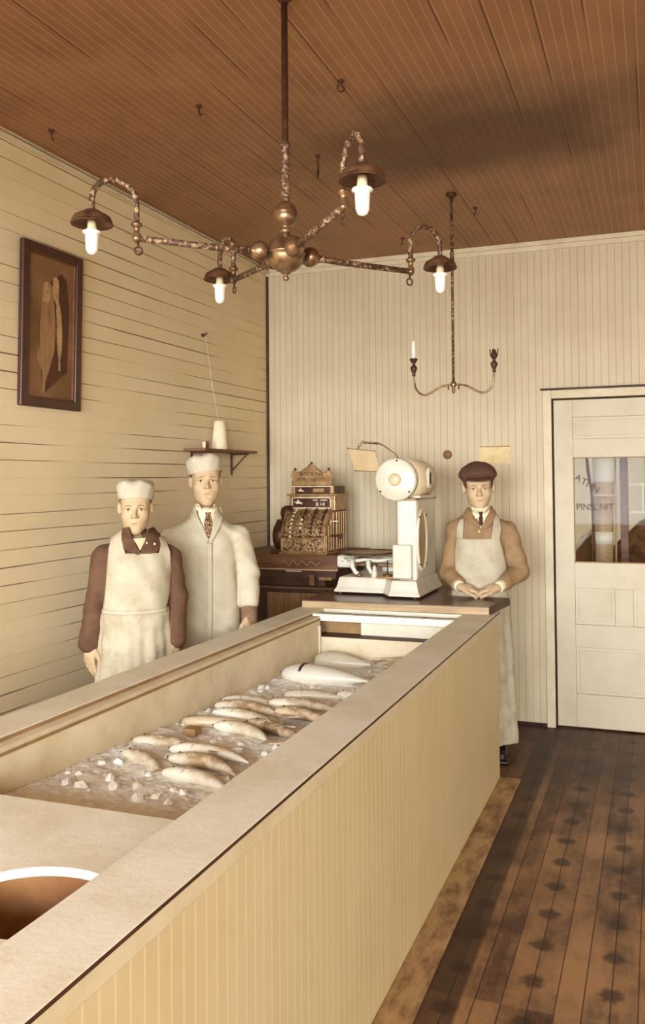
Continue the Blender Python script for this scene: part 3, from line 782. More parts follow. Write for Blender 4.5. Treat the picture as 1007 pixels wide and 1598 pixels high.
sp('beam_plate', MB().box(-1.56, -1.40, 4.84, 4.87, 1.04, 1.13, .006), M['enamel'])
sp('under_rail', MB().box(-1.52, -1.30, 4.60, 4.62, 1.028, 1.04), M['brass'])
bx_ = MB().box(-1.86, -1.745, 4.86, 4.95, 1.055, 1.13, .014)
sp('counterpoise_box', bx_, M['enamel'])
for x in (-1.82, -1.785): sp('screw', MB().sphere((x, 4.858, 1.095), .0035, 8), M['iron'])
# customer mirror on a jointed arm
mr = MB(); q = [(-1.682, 1.775), (-1.52, 1.757), (-1.483, 1.639), (-1.638, 1.645)]
mr.prism(q, 4.597, 4.603, 'xz'); sp('mirror', mr, M['mirror'])
e_ = [(a[0], 4.596, a[1]) for a in q]; mo = MB()
mo.tube([e_[3], e_[2]], .0022, 6).tube([e_[0], e_[1]], .0022, 6)
for p in e_: mo.sphere(p, .0045, 8)
sp('mirror_edge', mo, M['desk'])
sp('mirror_arm', MB().tube([(-1.62, 4.6, 1.772), (-1.618, 4.6, 1.786), (-1.60, 4.6, 1.79), (-1.607, 4.6, 1.803), (-1.59, 4.6, 1.812), (-1.555, 4.61, 1.808), (-1.505, 4.62, 1.803), (-1.48, 4.64, 1.79), (-1.43, 4.72, 1.74), (-1.41, 4.74, 1.70)], [.004, .005, .005, .006, .008, .004, .005, .003, .003, .003], 8), M['brass'])
sp('mirror_arm_link', MB().tube([(-1.59, 4.59, 1.805), (-1.50, 4.60, 1.796)], .003, 6), M['iron'])

# ------------------------------------------------------------------ DESK and CASH REGISTER
DK = empty('cashier_desk', (-2.27, 5.2, 0), 0, 'dark brown wooden desk in the back left corner carrying the cash register', 'desk')
def dp(name, mb, mat, par=DK):
    o = mb.build(name, mat, par)
    if par is DK: o.location = (2.27, -5.2, 0)
    return o
dp('desk_top', MB().box(-2.64, -1.868, 4.90, 5.52, 1.112, 1.124, .003), M['desk'])
dp('drawer', MB().box(-2.64, -1.872, 4.91, 5.5, 1.032, 1.112, .003), M['desk'])
dp('drawer_moulding', MB().box(-2.64, -1.87, 4.902, 4.912, 1.026, 1.036, .002), M['slabedge'])
dp('apron_rail', MB().box(-2.64, -1.90, 4.95, 5.48, .975, 1.026), M['deskdark'])
dp('hanging_block', MB().box(-2.07, -2.035, 4.92, 4.95, .93, 1.0, .003), M['desk'])
dp('side_box', MB().box(-2.01, -1.92, 4.93, 5.1, .965, .985, .002), M['panel'])
dp('paper_strip', MB().box(-2.24, -2.13, 4.945, 4.948, 1.012, 1.018), M['white'])
dp('cabinet', MB().box(-2.64, -2.0, 5.02, 5.48, 0, .975), M['deskdark'])
dp('lower_panel', MB().box(-2.40, -1.93, 5.0, 5.02, .1, .87, .003).box(-2.28, -2.276, 4.995, 5.0, .1, .87).box(-2.16, -2.156, 4.995, 5.0, .1, .87), M['panel'])
dp('inner_shelf', MB().box(-2.60, -1.92, 4.96, 5.1, .90, .915), M['desk'])
# flourish on the drawer front
pts = [(-2.25+.26*t, 4.906, 1.072+.016*math.sin(t*26)*(1-.4*t)) for t in np.linspace(0, 1, 60)]
dp('drawer_flourish', MB().tube(pts, .0022, 6), M['slabedge'])
dp('knob', MB().sphere((-2.43, 4.9, 1.075), .012, 12), M['white'])

RG = empty('cash_register', (-2.112, 4.93, 1.124), 0, 'ornate nickel cash register with curved key bank and sign on top, on the desk', 'cash register')
w0, w1 = -.152, .150     # half widths, local
def rp(name, mb, mat, par=RG): return mb.build(name, mat, par)
rp('foot_plate', MB().box(w0-.01, w1+.012, -.012, .37, 0, .012, .003), M['registerflat'])
body = [(0, .012), (0, .10), (.012, .108), (.022, .16), (.045, .205), (.085, .245), (.13, .27), (.14, .275), (.14, .375), (.36, .375), (.36, .012)]
rp('body', MB().prism(body, w0+.012, w1-.012, 'yz'), M['register'])
rp('lower_panel', MB().box(w0, w1, -.006, .004, .016, .10, .003), M['register'])
for x in (w0-.001, w1-.012): rp('lower_frame', MB().box(x, x+.013, -.010, -.001, .012, .104, .002), M['registerflat'])
rp('lower_frame', MB().box(w0, w1, -.010, -.001, .098, .106, .002).box(w0, w1, -.010, -.001, .012, .02, .002), M['registerflat'])
# curved bands between the key slots
arc = [(.008, .11), (.018, .16), (.042, .208), (.083, .249), (.132, .274)]
def band(x0, x1, lift, name, mat):
    vv = []; ff = []
    for (y, z) in arc: vv += [(x0, y-lift, z+lift*.6), (x1, y-lift, z+lift*.6), (x0, y+.006, z-.006), (x1, y+.006, z-.006)]
    for i in range(len(arc)-1):
        a = i*4; b = a+4; ff += [(a, a+1, b+1, b), (a+2, b+2, b+3, a+3), (a, b, b+2, a+2), (a+1, a+3, b+3, b+1)]
    ff += [(0, 2, 3, 1), (len(arc)*4-4, len(arc)*4-3, len(arc)*4-1, len(arc)*4-2)]
    return rp(name, MB().add(vv, ff), mat)
for i in range(4): band(w0+.018+i*.070, w0+.056+i*.070, .006, 'key_guide', M['register'])
band(w1-.022, w1, .010, 'key_guide', M['registerflat']); band(w0, w0+.01, .008, 'key_guide', M['registerflat'])
kb = None
for cI in range(4):
    x = w0+.064+cI*.068
    for r in range(9):
        t = r/8.; y = np.interp(t*4, range(5), [a[0] for a in arc]); z = np.interp(t*4, range(5), [a[1] for a in arc])
        white_ = (cI == 0) or (cI == 1 and r in (2, 3, 4))
        if kb is None:
            a_ = MB().lathe([(.0045, 0), (.0045, .012), (.008, .013), (.0085, .017), (.006, .019)], (0, 0, 0), 10)
            kw = a_.build('key', M['key'], RG); kd = a_.build('key', M['keyd'], RG); kb = True; first = {True: kw, False: kd}; used = {True: 0, False: 0}
        src = first[white_]
        o = src if not used[white_] else src.copy()
        if used[white_]: COL.objects.link(o); o.parent = RG
        used[white_] = 1
        o.location = (x, y, z); o.rotation_euler = (math.radians(80-55*t), 0, 0)
# indicator housings
rp('indicator_box', MB().box(w0+.0, w1+.02, .128, .36, .272, .37, .004), M['registerflat'])
rp('cornice', MB().box(w0-.012, w1+.034, .116, .37, .368, .38, .003), M['registerflat'])
rp('indicator_window', MB().box(w0+.03, w1-.012, .122, .13, .292, .352), M['registerdark'])
rp('window_frame', MB().box(w0+.024, w1-.006, .120, .128, .352, .358).box(w0+.024, w1-.006, .120, .128, .286, .292).box(w0+.024, w0+.03, .120, .128, .286, .358).box(w1-.012, w1-.006, .120, .128, .286, .358), M['key'])
rp('cartouche', MB().sphere((0, .124, .279), (.03, .008, .010), 14), M['registerflat'])
rp('top_box', MB().box(w0+.012, w1+.008, .15, .34, .38, .43, .003), M['registerdark'])
for x in (w0+.012, w1-.02): rp('top_post', MB().box(x, x+.022, .142, .152, .38, .425, .002), M['registerflat'])
rp('top_rail', MB().box(w0+.014, w1+.0, .140, .155, .424, .431, .002), M['key'])
rp('price_card', MB().box(.01, .085, .1475, .15, .39, .414), M['registerflat'])
def hand(x, z, y, s, nm):
    poly = [(0, 0), (.5, .12), (.55, .4), (.2, .5), (.9, .5), (1., .1), (1.5, -.1), (1.9, -.2), (1.9, -.7), (1.4, -.5), (.8, -.45), (.35, -.6), (0, -.4), (.3, -.25), (-.5, -.1), (-.5, .05)]
    return rp(nm, MB().prism([(x+a*s, z+b*s) for a, b in poly], y-.001, y+.001, 'xz'), M['key'])
hand(w0+.05, .328, .1212, .024, 'pointing_hand'); hand(w0+.06, .405, .1485, .018, 'pointing_hand')
text('price_figures', '8.14', .036, M['key'], RG, (.07, .121, .312), sx=1.0)
rp('figure_bar', MB().box(.02, .052, .1205, .122, .337, .342).box(.07, .118, .1205, .122, .337, .342), M['key'])
# sign board with scrolled outline
sg = [(-.135, .432), (.14, .432), (.142, .452), (.132, .475), (.142, .50), (.128, .528), (.118, .536), (.108, .522), (.08, .520), (.05, .536), (.025, .556), (.012, .572), (0, .577), (-.012, .572), (-.026, .556), (-.052, .538), (-.08, .522), (-.106, .522), (-.116, .538), (-.128, .53), (-.142, .50), (-.13, .475), (-.14, .452)]
rp('sign_board', MB().prism(sg, .148, .160, 'xz'), M['registerflat'])
rp('sign_edge', MB().tube([(a, .147, b) for a, b in sg]+[(sg[0][0], .147, sg[0][1])], .0035, 6), M['register'])
for x, z in ((0, .578), (-.117, .54), (.119, .538)): rp('finial', MB().sphere((x, .152, z), .010, 10), M['registerdark'])
text('sign_lettering', 'AMOUNT', .036, M['registerdark'], RG, (0, .1472, .508), ext=.001, sx=1.05)
text('sign_lettering', 'PURCHASED', .034, M['registerdark'], RG, (0, .1472, .470), ext=.001, sx=1.05)
# right side: slatted grille, crank
for i in range(7): rp('side_slat', MB().box(w1-.012, w1+.006, .05+i*.042, .066+i*.042, .02, .12+min(.15, .04*i+.06), .002), M['registerflat'])
rp('side_post', MB().box(w1-.008, w1+.012, -.006, .014, .012, .12, .002), M['registerflat'])
rp('side_panel', MB().box(w1-.01, w1+.016, .14, .36, .012, .27, .002), M['registerdark'])
for i in range(5): rp('side_slat', MB().box(w1+.014, w1+.021, .155+i*.042, .17+i*.042, .02, .265, .002), M['registerflat'])
rp('crank', MB().tube([(w1+.01, .08, .115), (w1+.05, .08, .115), (w1+.052, .075, .115), (w1+.075, .06, .115)], [.006, .006, .005, .005], 8), M['brass'])
rp('crank_knob', MB().sphere((w1+.082, .058, .115), .016, 14), M['keyd'])
rp('key_lock', MB().tube([(w1, .09, .205), (w1+.055, .09, .207)], .004, 8), M['key'])
# left side: rounded receipt housings
def housing(cx, cy, cz, r, w, nm, mat):
    prof = [(r*.25, -w), (r*.75, -w*.92), (r*.94, -w*.6), (r, -w*.25), (r, w)]
    return rp(nm, MB().lathe(prof, (cx, cy, cz), 32, 'x'), mat)
housing(w0-.036, .115, .112, .108, .045, 'receipt_housing', M['registerdark'])
housing(w0-.012, .14, .255, .050, .042, 'upper_housing', M['registerdark'])
rp('housing_strap', MB().box(w0-.055, w0, .05, .15, .205, .216, .002), M['registerdark'])
rp('housing_base', MB().box(w0-.085, w0, .02, .22, 0, .03, .002), M['registerdark'])

# ------------------------------------------------------------------ WALL SHELF, CUPS, STRING
SH = empty('wall_shelf', (XL, 4.72, 1.78), 0, 'narrow dark wooden shelf on two brackets on the left wall', 'shelf')
MB().box(0, .15, -.33, .36, -.008, .008, .002).build('shelf_board', M['desk'], SH)
for y in (-.24, .27):
    br = empty('bracket', (0, y, 0)); br.parent = SH
    MB().box(.0, .008, -.008, .008, -.15, -.008).box(0, .13, -.006, .006, -.018, -.008).build('bracket_plate', M['deskdark'], br)
    MB().tube([(.006, 0, -.12), (.12, 0, -.012)], .005, 8).build('bracket_strut', M['deskdark'], br)
cu = MB(); z = 0.; prof = []
prof = [(.050, 0), (.052, .001)]
for i in range(25):
    r = .052-.017*i/25; zz = .003+i*.0069; prof += [(r, zz), (r+.0006, zz+.0016), (r-.0010, zz+.0022)]
prof += [(.034, .178), (.033, .181), (.030, .181)]
tag(cu.lathe([(r, h+1.788) for r, h in prof], (XL+.075, 4.70, 0), 28).build('paper_cup_stack', mottled('waxed_paper', (240,228,192), (226,208,166), 8, .6)), 'tall tapering stack of white paper cups upside down on the wall shelf', 'cups')
tag(MB().lathe([(.010, 0), (.012, .04), (.010, .042)], (XL+.08, 4.50, 1.788), 14).build('small_bottle', M['shirt']), 'tiny pale bottle standing left of the cup stack on the wall shelf', 'bottle')
tag(MB().box(XL+.07, XL+.085, 4.535, 4.547, 1.788, 1.838, .002).build('wooden_peg', M['desk']), 'small dark peg standing next to the tiny bottle on the shelf', 'peg')
hk = empty('wall_hook', (XL, 4.61, 2.50), 0, 'small dark hook on the left wall holding a pale string above the cups', 'hook')
MB().sphere((.012, 0, 0), .012, 10).tube([(0, 0, 0), (.03, 0, .004), (.04, 0, .016)], .004, 8).build('hook_shank', M['iron'], hk)
tag(MB().tube([(XL+.03, 4.61, 2.497), (XL+.05, 4.65, 2.2), (XL+.07, 4.70, 1.96)], .0013, 6).build('string', M['shirt']), 'thin pale string hanging from the wall hook down to the cups', 'string')

# ------------------------------------------------------------------ PICTURE
PC = empty('framed_picture', (XL+.002, 3.205, 2.31), 0, 'tall dark framed picture of hanging fish on the left wall', 'picture')
PC.rotation_euler = (0, math.radians(1.2), math.radians(0))
hw, hh, fw_ = .206, .372, .044
fm_ = MB()
def bar(y0, y1, z0, z1): fm_.box(.004, .03, y0, y1, z0, z1, .005)
bar(-hw, -hw+fw_, -hh, hh); bar(hw-fw_, hw, -hh, hh); bar(-hw+fw_, hw-fw_, hh-fw_, hh); bar(-hw+fw_, hw-fw_, -hh, -hh+fw_)
fm_.build('frame', M['frame'], PC)
ins = MB()
a, b = hw-fw_, hh-fw_
for (y0, y1, z0, z1) in ((-a, -a+.007, -b, b), (a-.007, a, -b, b), (-a, a, b-.007, b), (-a, a, -b, -b+.007)): ins.box(.006, .02, y0, y1, z0, z1, .001)
ins.build('inner_moulding', mottled('gilt_slip', (120,78,44), (98,62,36), 20, .4), PC)
MB().box(.004, .010, -a, a, -b, b).build('print', M['print'], PC)
def pf(poly, x, mat, nm): MB().prism(poly, x, x+.0008, 'yz').build(nm, mat, PC)
pf([(-.06,-.2),(-.045,-.31),(.12,-.19),(.13,.1),(.11,.24),(.07,.27),(.0,.22),(-.055,.1)], .0101, M['printdark'], 'printed_shadow')
pf([(-.055,.2),(-.02,.215),(.015,.19),(.02,.12),(.035,.0),(.028,-.1),(-.01,-.2),(-.028,-.245),(-.035,-.3),(-.05,-.31),(-.05,-.24),(-.055,-.2),(-.085,-.16),(-.09,-.12),(-.07,-.09),(-.07,.05),(-.065,.13)], .0111, M['printfish'], 'printed_fish')
pf([(-.045,.205),(-.03,.21),(-.01,.17),(-.012,.12),(-.035,.10),(-.055,.12),(-.05,.17)], .0121, M['printfishl'], 'printed_head')
pf([(.01,.235),(.03,.25),(.05,.23),(.05,.14),(.07,.08),(.08,-.02),(.077,-.1),(.068,-.14),(.07,-.19),(.058,-.19),(.058,-.14),(.045,-.08),(.04,.02),(.035,.12),(.02,.14),(.01,.18)], .0121, M['printfishl'], 'printed_pale_fish')

# ------------------------------------------------------------------ CARD AND KNOB ON BACK WALL
CD = empty('paper_card', (-1.0, YB, 1.75), 0, 'small pale card pinned high on the back wall behind the boy in the dark cap', 'card')
MB().box(-.10, .10, -.004, .0, -.06, .055).build('sheet', M['paper'], CD)
MB().box(-.10, .10, -.006, -.004, .05, .056).build('top_strip', M['innerdark'], CD)
tag(MB().lathe([(.03, 0), (.03, -.01), (.012, -.022), (.002, -.024)], (-1.318, YB, 1.755), 18, 'y').build('wall_rosette', M['panel']), 'round brown wooden rosette on the back wall right of the scale head', 'rosette')

# ------------------------------------------------------------------ CHANDELIER
HB = Vector((-1.072, 2.384, 2.30))
CH = empty('gas_chandelier', HB, 0, 'four-armed brass gas chandelier hanging from the ceiling nearest the viewer', 'chandelier')
def chp(name, mb, mat, par=CH): return mb.build(name, mat, par)
chp('stem', MB().tube([(0,0,.05), (0,0,.24), (0,0,.835)], .0105, 14), M['iron'])
chp('stem_sleeve', MB().lathe([(.013, .13), (.013, .33), (.0155, .335), (.0155, .345), (.0115, .35)], (0,0,0), 16), M['rust'])
sb = [(.0, .062), (.016, .064), (.019, .07), (.014, .078), (.013, .084), (.024, .09), (.034, .104), (.037, .12), (.036, .124), (.038, .128), (.036, .132), (.030, .148), (.018, .158), (.012, .162)]
chp('upper_ball', MB().lathe(sb, (0,0,0), 32), M['brass'])
bp = [(.002, -.085), (.009, -.082), (.010, -.074), (.005, -.070), (.006, -.066), (.014, -.062), (.018, -.057)]
bp += [(.060*math.cos(t), .060*math.sin(t)) for t in np.linspace(-1.25, -.08, 9)] + [(.063, -.003), (.063, .003)] + [(.060*math.cos(t), .060*math.sin(t)) for t in np.linspace(.08, 1.3, 9)]+[(.014, .062)]
chp('hub_ball', MB().lathe(bp, (0,0,0), 40), M['brass'])
chp('ceiling_rose', MB().lathe([(.012, .79), (.045, .82), (.05, .832)], (0,0,0), 24), M['iron'])
for ang, L in ((-136.7, .455), (-47.9, .485), (50.5, .47), (141.5, .40)):
    a = math.radians(ang); d = Vector((math.cos(a), math.sin(a), 0))
    A = empty('lamp_arm', (0, 0, 0), a); A.parent = CH; 
    k = 1.
    MB().lathe([(.008, .055), (.010, .062), (.024, .066), (.031, .078), (.031, .09), (.024, .104), (.012, .11), (.011, .116)], (0,0,0), 24, 'x').build('root_ball', M['brass'], A)
    MB().tube([(.10, 0, 0), (.2, 0, -.003), (L-.01, 0, 0)], [.0115, .0105, .0095], 12).build('tube', M['rust'], A)
    g = MB()
    g.lathe([(.008, -.012), (.013, -.004), (.013, .01), (.008, .016), (.009, .03), (.0165, .036), (.0165, .042), (.009, .046)], (L, 0, 0), 16)
    g.tube([(L, 0, -.012), (L, 0, .06)], .0075, 10); g.sphere((L, 0, 0), .014, 12)
    g.build('gas_cock', M['brass'], A)
    R1 = .062; pts = [(L, 0, .04), (L, 0, .085)]+[(L+R1-R1*math.cos(t), 0, .10+R1*math.sin(t)) for t in np.linspace(0, PI, 14)]+[(L+2*R1, 0, .085), (L+2*R1, 0, .062)]
    MB().tube(pts, [.0085]*len(pts), 12).build('gooseneck', M['rust'], A)
    x = L+2*R1
    MB().lathe([(.004, .070), (.020, .066), (.032, .058), (.050, .048), (.056, .036), (.057, .028), (.059, .0275), (.058, .025), (.050, .030), (.03, .040), (.008, .044)], (x, 0, 0), 36).build('lamp_shade', M['shade'], A)
    MB().lathe([(.012, .040), (.013, .018), (.015, .012), (.015, .006), (.010, .004)], (x, 0, 0), 20).build('socket', M['enamel2'], A)
    MB().lathe([(.012, .008), (.026, .006), (.026, .001), (.019, -.002), (.0185, -.02), (.017, -.045), (.012, -.056), (.004, -.060)], (x, 0, 0), 24).build('glass_globe', M['opal'], A)
    MB().torus((L-.005, 0, -.036), .011, .0028, 'y').tube([(L-.004, 0, -.012), (L-.004, 0, -.026)], .0035, 8).build('pull_ring', M['iron'], A)

# second fixture
L2 = empty('gas_pendant', (-1.018, 4.44, H), 0, 'slender two-armed gas pendant hanging near the back wall', 'pendant lamp')
MB().tube([(0,0,0), (0,0,-1.03)], .0075, 10).build('rod', M['rust'], L2)
MB().lathe([(.009, -.42), (.012, -.41), (.012, -.32), (.009, -.31)], (0,0,0), 12).build('rod_joint', M['rust'], L2)
MB().lathe([(.03, 0), (.028, -.012), (.01, -.03)], (0,0,0), 18).build('ceiling_rose', M['iron'], L2)
MB().lathe([(.004, -1.08), (.010, -1.07), (.008, -1.05), (.016, -1.04), (.016, -1.025), (.009, -1.015)], (0,0,0), 14).build('hub', M['brass'], L2)
for s_ in (-1, 1):
    A = empty('lamp_arm', (0,0,-1.034)); A.parent = L2
    px = [(0,0,0), (.03,0,0), (.07,0,-.006), (.11,0,-.03), (.15,0,-.052), (.185,0,-.045), (.212,0,-.012), (.218,0,.03), (.22,0,.07)]
    # smooth the curve
    P_ = np.array(px); t = np.linspace(0, len(px)-1, 40); c_ = np.stack([np.interp(t, range(len(px)), P_[:, i]) for i in range(3)], 1)
    for _ in range(6): c_[1:-1] = (c_[:-2]+2*c_[1:-1]+c_[2:])/4
    MB().tube([(s_*q[0], q[1], q[2]) for q in c_], .0055, 10).build('tube', M['brass'], A)
    MB().torus((s_*.028, 0, -.016), .009, .002, 'x').build('cock', M['iron'], A)
    MB().lathe([(.006, .055), (.010, .062), (.008, .07), (.014, .085), (.020, .10), (.018, .106), (.009, .115), (.008, .125), (.016, .135), (.021, .146), (.022, .152), (.01, .155)], (s_*.22, 0, 0), 18).build('burner', M['iron'], A)
    if s_ < 0: MB().lathe([(.011, .15), (.0115, .20), (.010, .245), (.008, .25)], (s_*.22, 0, 0), 18).build('glass_candle', M['opal'], A)
    else:
        g = MB().lathe([(.016, .152), (.012, .165), (.010, .175)], (s_*.22, 0, 0), 14)
        for a in np.linspace(0, 2*PI, 5)[:-1]: g.tube([(s_*.22+.018*math.cos(a), .018*math.sin(a), .145), (s_*.22+.021*math.cos(a), .021*math.sin(a), .18)], .003, 6)
        g.build('burner_claw', M['iron'], A)
# ceiling hooks
for i, ((x, y), lb, big) in enumerate([((-1.741, 3.012), 'small dark hook in the ceiling above the left wall picture side', 0), ((-1.12, 3.015), 'ring hook in the ceiling directly right of the chandelier stem', 1),
     ((-2.463, 2.995), 'bent nail in the ceiling at the far left', 0), ((-1.487, 3.68), 'large meat hook hanging from the ceiling beside the chandelier', 2),
     ((-.943, 4.72), 'small nail in the dark part of the ceiling near the slender pendant', 0), ((-1.5, 5.15), 'hook in the ceiling close to the back wall left of the pendant', 0)]):
    hkx = empty('ceiling_hook', (x, y, H), .6*i, lb, 'hook')
    MB().lathe([(.014, 0), (.012, -.006), (.004, -.01)], (0,0,0), 12).build('plate', M['iron'], hkx)
    if big == 2: pts = [(0,0,0), (0,0,-.03), (.012,0,-.04), (.012,0,-.09), (.0,0,-.104), (-.014,0,-.095), (-.018,0,-.08)]
    elif big == 1: pts = [(0,0,0), (0,0,-.015)]+[(.014*math.sin(t), 0, -.029+.014*math.cos(t)) for t in np.linspace(0, 5.6, 12)]
    else: pts = [(0,0,0), (.002,0,-.03), (.008,0,-.042), (.014,0,-.034)]
    MB().tube(pts, .0035 if big != 2 else .005, 8).build('shank', M['iron'], hkx)

# ------------------------------------------------------------------ PEOPLE
def head_prims(hc, s, w=1., jaw=1., chin=0., tilt=0., turn=0., roll_h=0., ear=1.):
    """head in local coordinates: origin between the eyes' height and the ear line, face towards -y"""
    hc = V3(*hc)
    ct, st_ = math.cos(tilt), math.sin(tilt); cz, sz = math.cos(turn), math.sin(turn); cr, sr_ = math.cos(roll_h), math.sin(roll_h)
    RX = np.array([[1,0,0],[0,ct,-st_],[0,st_,ct]]); RZ = np.array([[cz,-sz,0],[sz,cz,0],[0,0,1]]); RY = np.array([[cr,0,sr_],[0,1,0],[-sr_,0,cr]])
    Rm = RZ@RY@RX
    def T(x, y, z): return hc+Rm@V3(x*s*w, y*s, z*s)
    def E(c, r, k=.01, op='u'): return ell(T(*c), (r[0]*s*w, r[1]*s, r[2]*s), k*s, op, Rm)
    def Cp(a, b, ra, rb=None, k=.01, op='u', sy=1.): return cap(T(*a), T(*b), ra*s, (rb if rb is not None else ra)*s, k*s, op, sy)
    P = [E((0,.018,.035), (.074,.092,.082)), E((0,.012,-.008), (.067,.080,.070), .02),
         E((0,-.030,-.038), (.057*jaw,.058,.066), .03), E((0,-.030,-.068), (.046*jaw,.050,.046), .03), E((0,-.045,.035), (.058,.042,.045), .03)]
    for q in (-1, 1):
        P += [E((q*.036,-.052,-.030), (.025,.026,.026), .022),
              Cp((q*.040*jaw,-.012,-.062), (q*.012,-.064,-.101+chin), .012, .014, .03)]
    P += [E((0,-.070,-.100+chin), (.020,.018,.016), .02)]
    for q in (-1, 1):
        P += [Cp((q*.012,-.085,.014), (q*.048,-.070,.012), .0095, .008, .014),
              E((q*.031,-.096,-.006), (.018,.014,.0115), .012, 's'),
              E((q*.031,-.070,-.004), (.0165,.0145,.0125), .004)]
    P += [Cp((0,-.083,.004), (0,-.103,-.030), .0075, .0095, .012), E((0,-.106,-.034), (.0105,.0105,.0088), .008)]
    for q in (-1, 1): P += [E((q*.012,-.095,-.037), (.0068,.009,.0062), .006)]
    for q in (-1, 1): P += [E((q*.0062,-.104,-.0435), (.0032,.004,.0028), .003, 's')]
    P += [E((0,-.068,-.064), (.030,.019,.022), .02),
          Cp((-.019,-.0835,-.0615), (.019,-.0835,-.0615), .0040, None, .006), E((0,-.0895,-.0605), (.012,.005,.0036), .006),
          E((0,-.0860,-.0690), (.0185,.0065,.0050), .006),
          Cp((-.024,-.0885,-.0652), (.024,-.0885,-.0652), .0015, None, .0025, 's'), E((0,-.093,-.080), (.012,.005,.004), .01, 's')]
    for q in (-1, 1):
        P += [E((q*(.075+.003*ear),.012,.002), (.0085+.0022*ear,.015,.022), .006), E((q*(.074+.002*ear),.008,-.020), (.007,.009,.011), .006),
              E((q*(.083+.0045*ear),.006,.003), (.005,.0085,.013), .004, 's')]
    P += [cap(T(0,.026,-.080), (hc[0]*.6, hc[1]*.4+.026, hc[2]-.205*s), .043*s, .056*s, .02)]
    return P, T, Rm

def hand_prims(W, f, lat, up, curl=(.3,.35,.4,.45), s=1., thumb=.5, spread=.05, k=.006):
    W = V3(*W); f = V3(*f); f /= np.linalg.norm(f); lat = V3(*lat); lat -= f*(lat@f); lat /= np.linalg.norm(lat); up_ = np.cross(f, lat)
    if up_@V3(*up) < 0: up_ = -up_
    P = []; off = (.030,.010,-.010,-.028); nails = []
    for i in range(4):
        a = W+lat*off[i]*.55*s+f*.008*s; kn = W+f*(.088, .091, .086, .077)[i]*s+lat*off[i]*s
        P.append(cap(a, kn, .0145*s, .0105*s, .012))
        d = f*math.cos(.08)+lat*(spread*(1.5-i)/1.5); d /= np.linalg.norm(d)
        L = ((.042,.025,.020), (.046,.029,.021), (.042,.027,.020), (.034,.020,.018))[i]; p = kn; ang = 0
        for j in range(3):
            ang += curl[i]*(1., 1.15, .8)[j]
            dd = d*math.cos(ang)-up_*math.sin(ang); q = p+dd*L[j]*s
            P.append(cap(p, q, (.0092-.0008*j)*s*(1 if i < 3 else .88), (.0084-.0010*j)*s*(1 if i < 3 else .88), .0025)); p = q
    P.append(cap(W, W+f*.05*s, .021*s, .024*s, .012, sy=1.))
    a = W+lat*.020*s+f*.018*s; b = W+lat*.044*s+f*.052*s-up_*.012*s
    c = b+(f*.8+lat*(.5-.5*thumb)-up_*.35*thumb)*.034*s; e = c+(f*.9-lat*.25*thumb-up_*.35*thumb)*.026*s
    P += [cap(a, b, .016*s, .0125*s, .012), cap(b, c, .0115*s, .0098*s, .004), cap(c, e, .0098*s, .0075*s, .003)]
    return P

